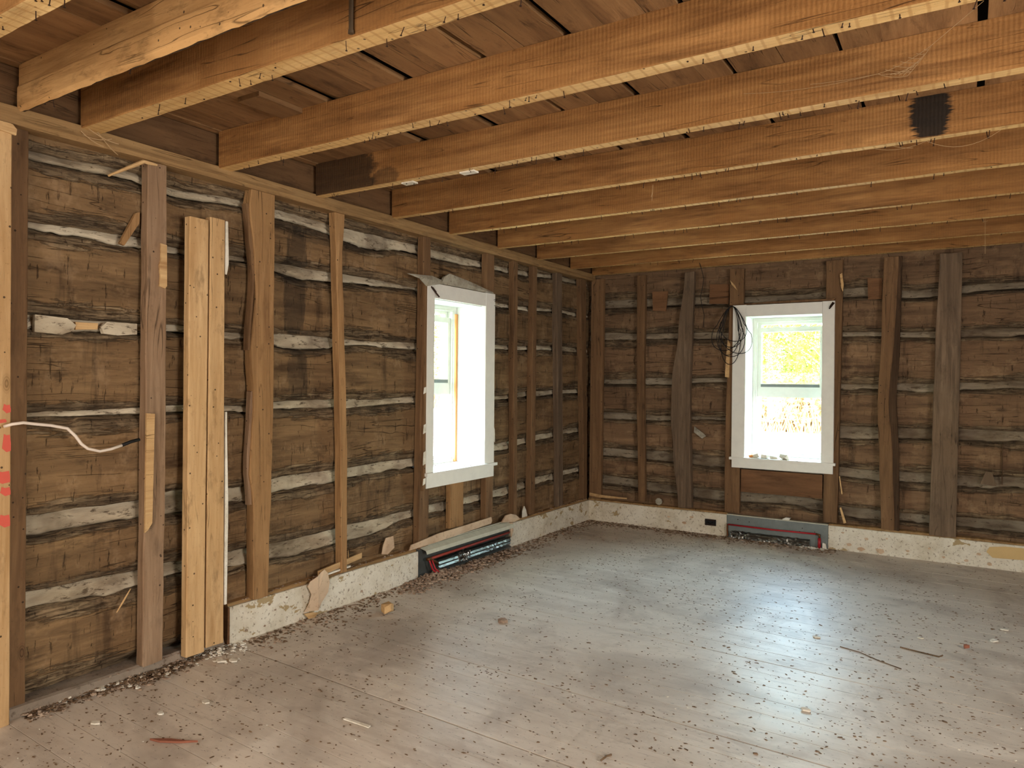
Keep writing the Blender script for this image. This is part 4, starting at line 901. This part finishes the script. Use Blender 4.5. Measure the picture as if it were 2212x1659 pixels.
def region(n, f):
    out = []
    while len(out) < n:
        p = f(rnd)
        if p: out.append(p)
    return out
def ev(r):
    x, y = r.uniform(.12, 4.2), r.uniform(-5.9, -.1)
    dens = .35+.65*max(0, fbm(x*1.1, y*1.1, 4)+.45)
    return (x, y, 0.0) if r.random() < dens else None
def near_left(r): return (.07+abs(r.gauss(0, .10)), r.uniform(-4.2, -.1), .0)
def near_back(r): return (r.uniform(.06, 2.4), -.07-abs(r.gauss(0, .10)), .0)
flakes('floor_dirt', region(9000, ev), 'dirt', 'dark crumbs and specks scattered over the whole floor', (.0012, .0050), rnd, elong=3.0)
flakes('floor_dirt', region(130, ev), 'dirt', 'larger dark crumbs lying here and there on the floor', (.004, .008), rnd, elong=2.2)
flakes('floor_chips', region(420, ev), 'chip', 'tiny pale paint specks scattered over the floor', (.001, .005), rnd)
flakes('wall_dirt', region(1200, near_left)+region(1000, near_back), 'dirt', 'dirt gathered on the floor along both baseboards', (.003, .011), rnd, elong=2)
flakes('wall_rubble', region(500, near_left)+region(260, near_back), 'rubble', 'plaster crumbs gathered along both baseboards', (.003, .013), rnd)
def pile(n, cx, cy, sx, sy, h):
    out = []
    for _ in range(n):
        a, b2 = rnd.gauss(0, 1), rnd.gauss(0, 1); x = cx+a*sx; y = cy+b2*sy
        if x < .066 and y > -4.28: x = .066+abs(rnd.gauss(0, .02))
        out.append((x, y, max(0, h*math.exp(-(a*a+b2*b2)/2)*rnd.random())))
    return out
flakes('rubble_pile', pile(520, .13, -2.62, .055, .14, .035), 'rubble', 'heap of plaster crumbs at the left end of the left heater', (.005, .018), rnd, thick=.2)
flakes('rubble_pile', pile(420, .16, -2.12, .05, .26, .02), 'rubble', 'brown crumbs spread in front of the left heater', (.004, .018), rnd, thick=.2)
flakes('dirt_pile', pile(700, .17, -2.0, .06, .35, .015), 'dirt', 'dark dirt spread in front of the left heater', (.003, .010), rnd)
flakes('rubble_pile', pile(70, .22, -2.93, .03, .06, .012), 'rubble', 'small heap of plaster crumbs left of the left heater', (.006, .018), rnd)
flakes('rubble_pile', pile(160, 2.20, -.12, .06, .02, .012), 'chip', 'pale crumbs at the right end of the right heater', (.003, .010), rnd)
def ledge(r):
    y = r.uniform(-5.25, -4.3); return (.075+r.gauss(0, .035)+.04*math.sin(y*9), y, 0.0 if r.random() < .7 else .012)
flakes('wall_dirt', region(1500, ledge), 'dirt', 'dark dirt along the foot of the bare log wall', (.003, .010), rnd)
flakes('wall_rubble', region(420, ledge), 'rubble', 'plaster crumbs along the foot of the bare log wall', (.003, .014), rnd)
flakes('wall_chips', region(90, ledge)+pile(120, .10, -4.36, .05, .07, .02), 'chip', 'white chips along the foot of the bare log wall', (.004, .014), rnd)
flakes('ledge_crumbs', [(rnd.uniform(.0, .05), rnd.uniform(-5.2, -4.32), .042) for _ in range(420)], 'rubble', 'crumbs on the dusty sill under the logs', (.002, .009), rnd)
flakes('cap_crumbs', [(rnd.uniform(.01, .05), rnd.choice([rnd.uniform(-4.25, -2.75), rnd.uniform(-1.5, -.1)]), .214) for _ in range(170)], 'rubble', 'crumbs lying on top of the left baseboard', (.003, .010), rnd)

# ------------------------------------------------------------ outside
GZ = -.55
g = MB().poly([(-70, -40, GZ), (60, -40, GZ), (60, 60, GZ), (-70, 60, GZ)], [(0, 1, 2, 3)]).build('ground', 'ground'); tag(g, kind='structure')
def crown_mesh(seed, n, rx, rz, zc, size):
    r = random.Random(seed); b = MB()
    for _ in range(n):
        a = r.uniform(0, 6.283); h = r.uniform(-1, 1); q = math.sqrt(max(0, 1-h*h*.8))*r.random()**.4
        c = Vector((rx*q*math.cos(a), rx*q*math.sin(a), zc+rz*h)); s = r.uniform(.5, 1)*size
        u = Vector((r.gauss(0, 1), r.gauss(0, 1), r.gauss(0, .6))).normalized()*s; v = Vector((r.gauss(0, 1), r.gauss(0, 1), r.gauss(0, 1))).normalized()*s*.7
        b.poly([c-u, c-v*.6, c+u, c+v*.6], [(0, 1, 2, 3)])
    return b
def trunk_mesh(seed, h, r0):
    r = random.Random(seed); b = MB()
    pts = [Vector((.25*fbm(k*.3, seed), .25*fbm(k*.3, seed+4), h*k/10)) for k in range(11)]
    b.tube(pts, lambda t: r0*(1-.75*t), 7)
    for _ in range(14):
        k = r.randint(2, 9); p = pts[k]; a = r.uniform(0, 6.28); L = r.uniform(1.0, 2.6)
        d = Vector((math.cos(a), math.sin(a), r.uniform(.4, 1.1))).normalized()
        b.tube([p, p+d*L*.5+Vector((0, 0, .1)), p+d*L], lambda t: r0*.28*(1-.8*t), 5)
    return b
def tree(seed, loc, sc_, label, grp):
    o = empty('tree', loc); o.scale = (sc_,)*3; tag(o, label, 'tree', grp)
    trunk_mesh(seed, 8.5, .17).build('trunk', 'twig', o)
    tag(crown_mesh(seed+1, 7500, 1.85, 4.0, 4.7, .15).build('foliage', 'leaf', o, fix=False), kind='stuff')
for i, (x, y, l) in enumerate(((-5.6, 26.5, 'pale tree at the left of the view through the right window'), (-2.0, 27.0, 'pale tree at the right of the view through the right window'), (-3.9, 30.8, 'pale tree standing farther back in the middle of the right window'),
        (-.4, 31.5, 'pale tree hidden behind the right casing of the right window'), (-7.2, 31.2, 'pale tree hidden behind the left casing of the right window'), (-5.6, 36.5, 'farthest pale tree seen through the right window'), (1.8, 27.2, 'pale tree far to the right beyond the right window'))):
    tree(40+i, (x, y, GZ), .9+.08*(i % 3), l, 'trees beyond the right window')
for i, (x, y, l) in enumerate(((-35.5, 42.7, 'pale tree in the middle of the view through the left window'), (-31.0, 44.5, 'pale tree right of the view through the left window'), (-38.0, 37.2, 'pale tree left of the view through the left window'), (-36.5, 46.5, 'farthest pale tree beyond the left window'))):
    tree(60+i, (x, y, GZ), 1.1, l, 'trees beyond the left window')
def brush(seed, cx, cy, sx, sy, n, label):
    r = random.Random(seed); b = MB()
    for _ in range(n):
        x, y = cx+r.uniform(-sx, sx), cy+r.uniform(-sy, sy); h = r.uniform(.8, 2.4); t = Vector((r.uniform(-.5, .5), r.uniform(-.3, .3), 1))*h; w_ = r.uniform(.01, .03)
        b.poly([(x-w_, y, GZ), (x+w_, y, GZ), (x+t.x+w_*.3, y+t.y, GZ+t.z), (x+t.x-w_*.3, y+t.y, GZ+t.z)], [(0, 1, 2, 3)])
        for _k in range(3):
            c = Vector((x, y, GZ))+t*r.uniform(.3, 1); s = r.uniform(.05, .14); b.poly([c+Vector((-s, 0, 0)), c+Vector((0, 0, -s*.6)), c+Vector((s, r.uniform(-s, s), .3*s)), c+Vector((0, 0, s*.6))], [(0, 1, 2, 3)])
    return tag(b.build('brush', 'brush', fix=False), label, 'undergrowth', kind='stuff')
brush(3, -2.5, 24.0, 6, .9, 3200, 'dry undergrowth below the trees beyond the right window')
brush(4, -31, 35, 4, 3, 2600, 'dry undergrowth below the trees beyond the left window')
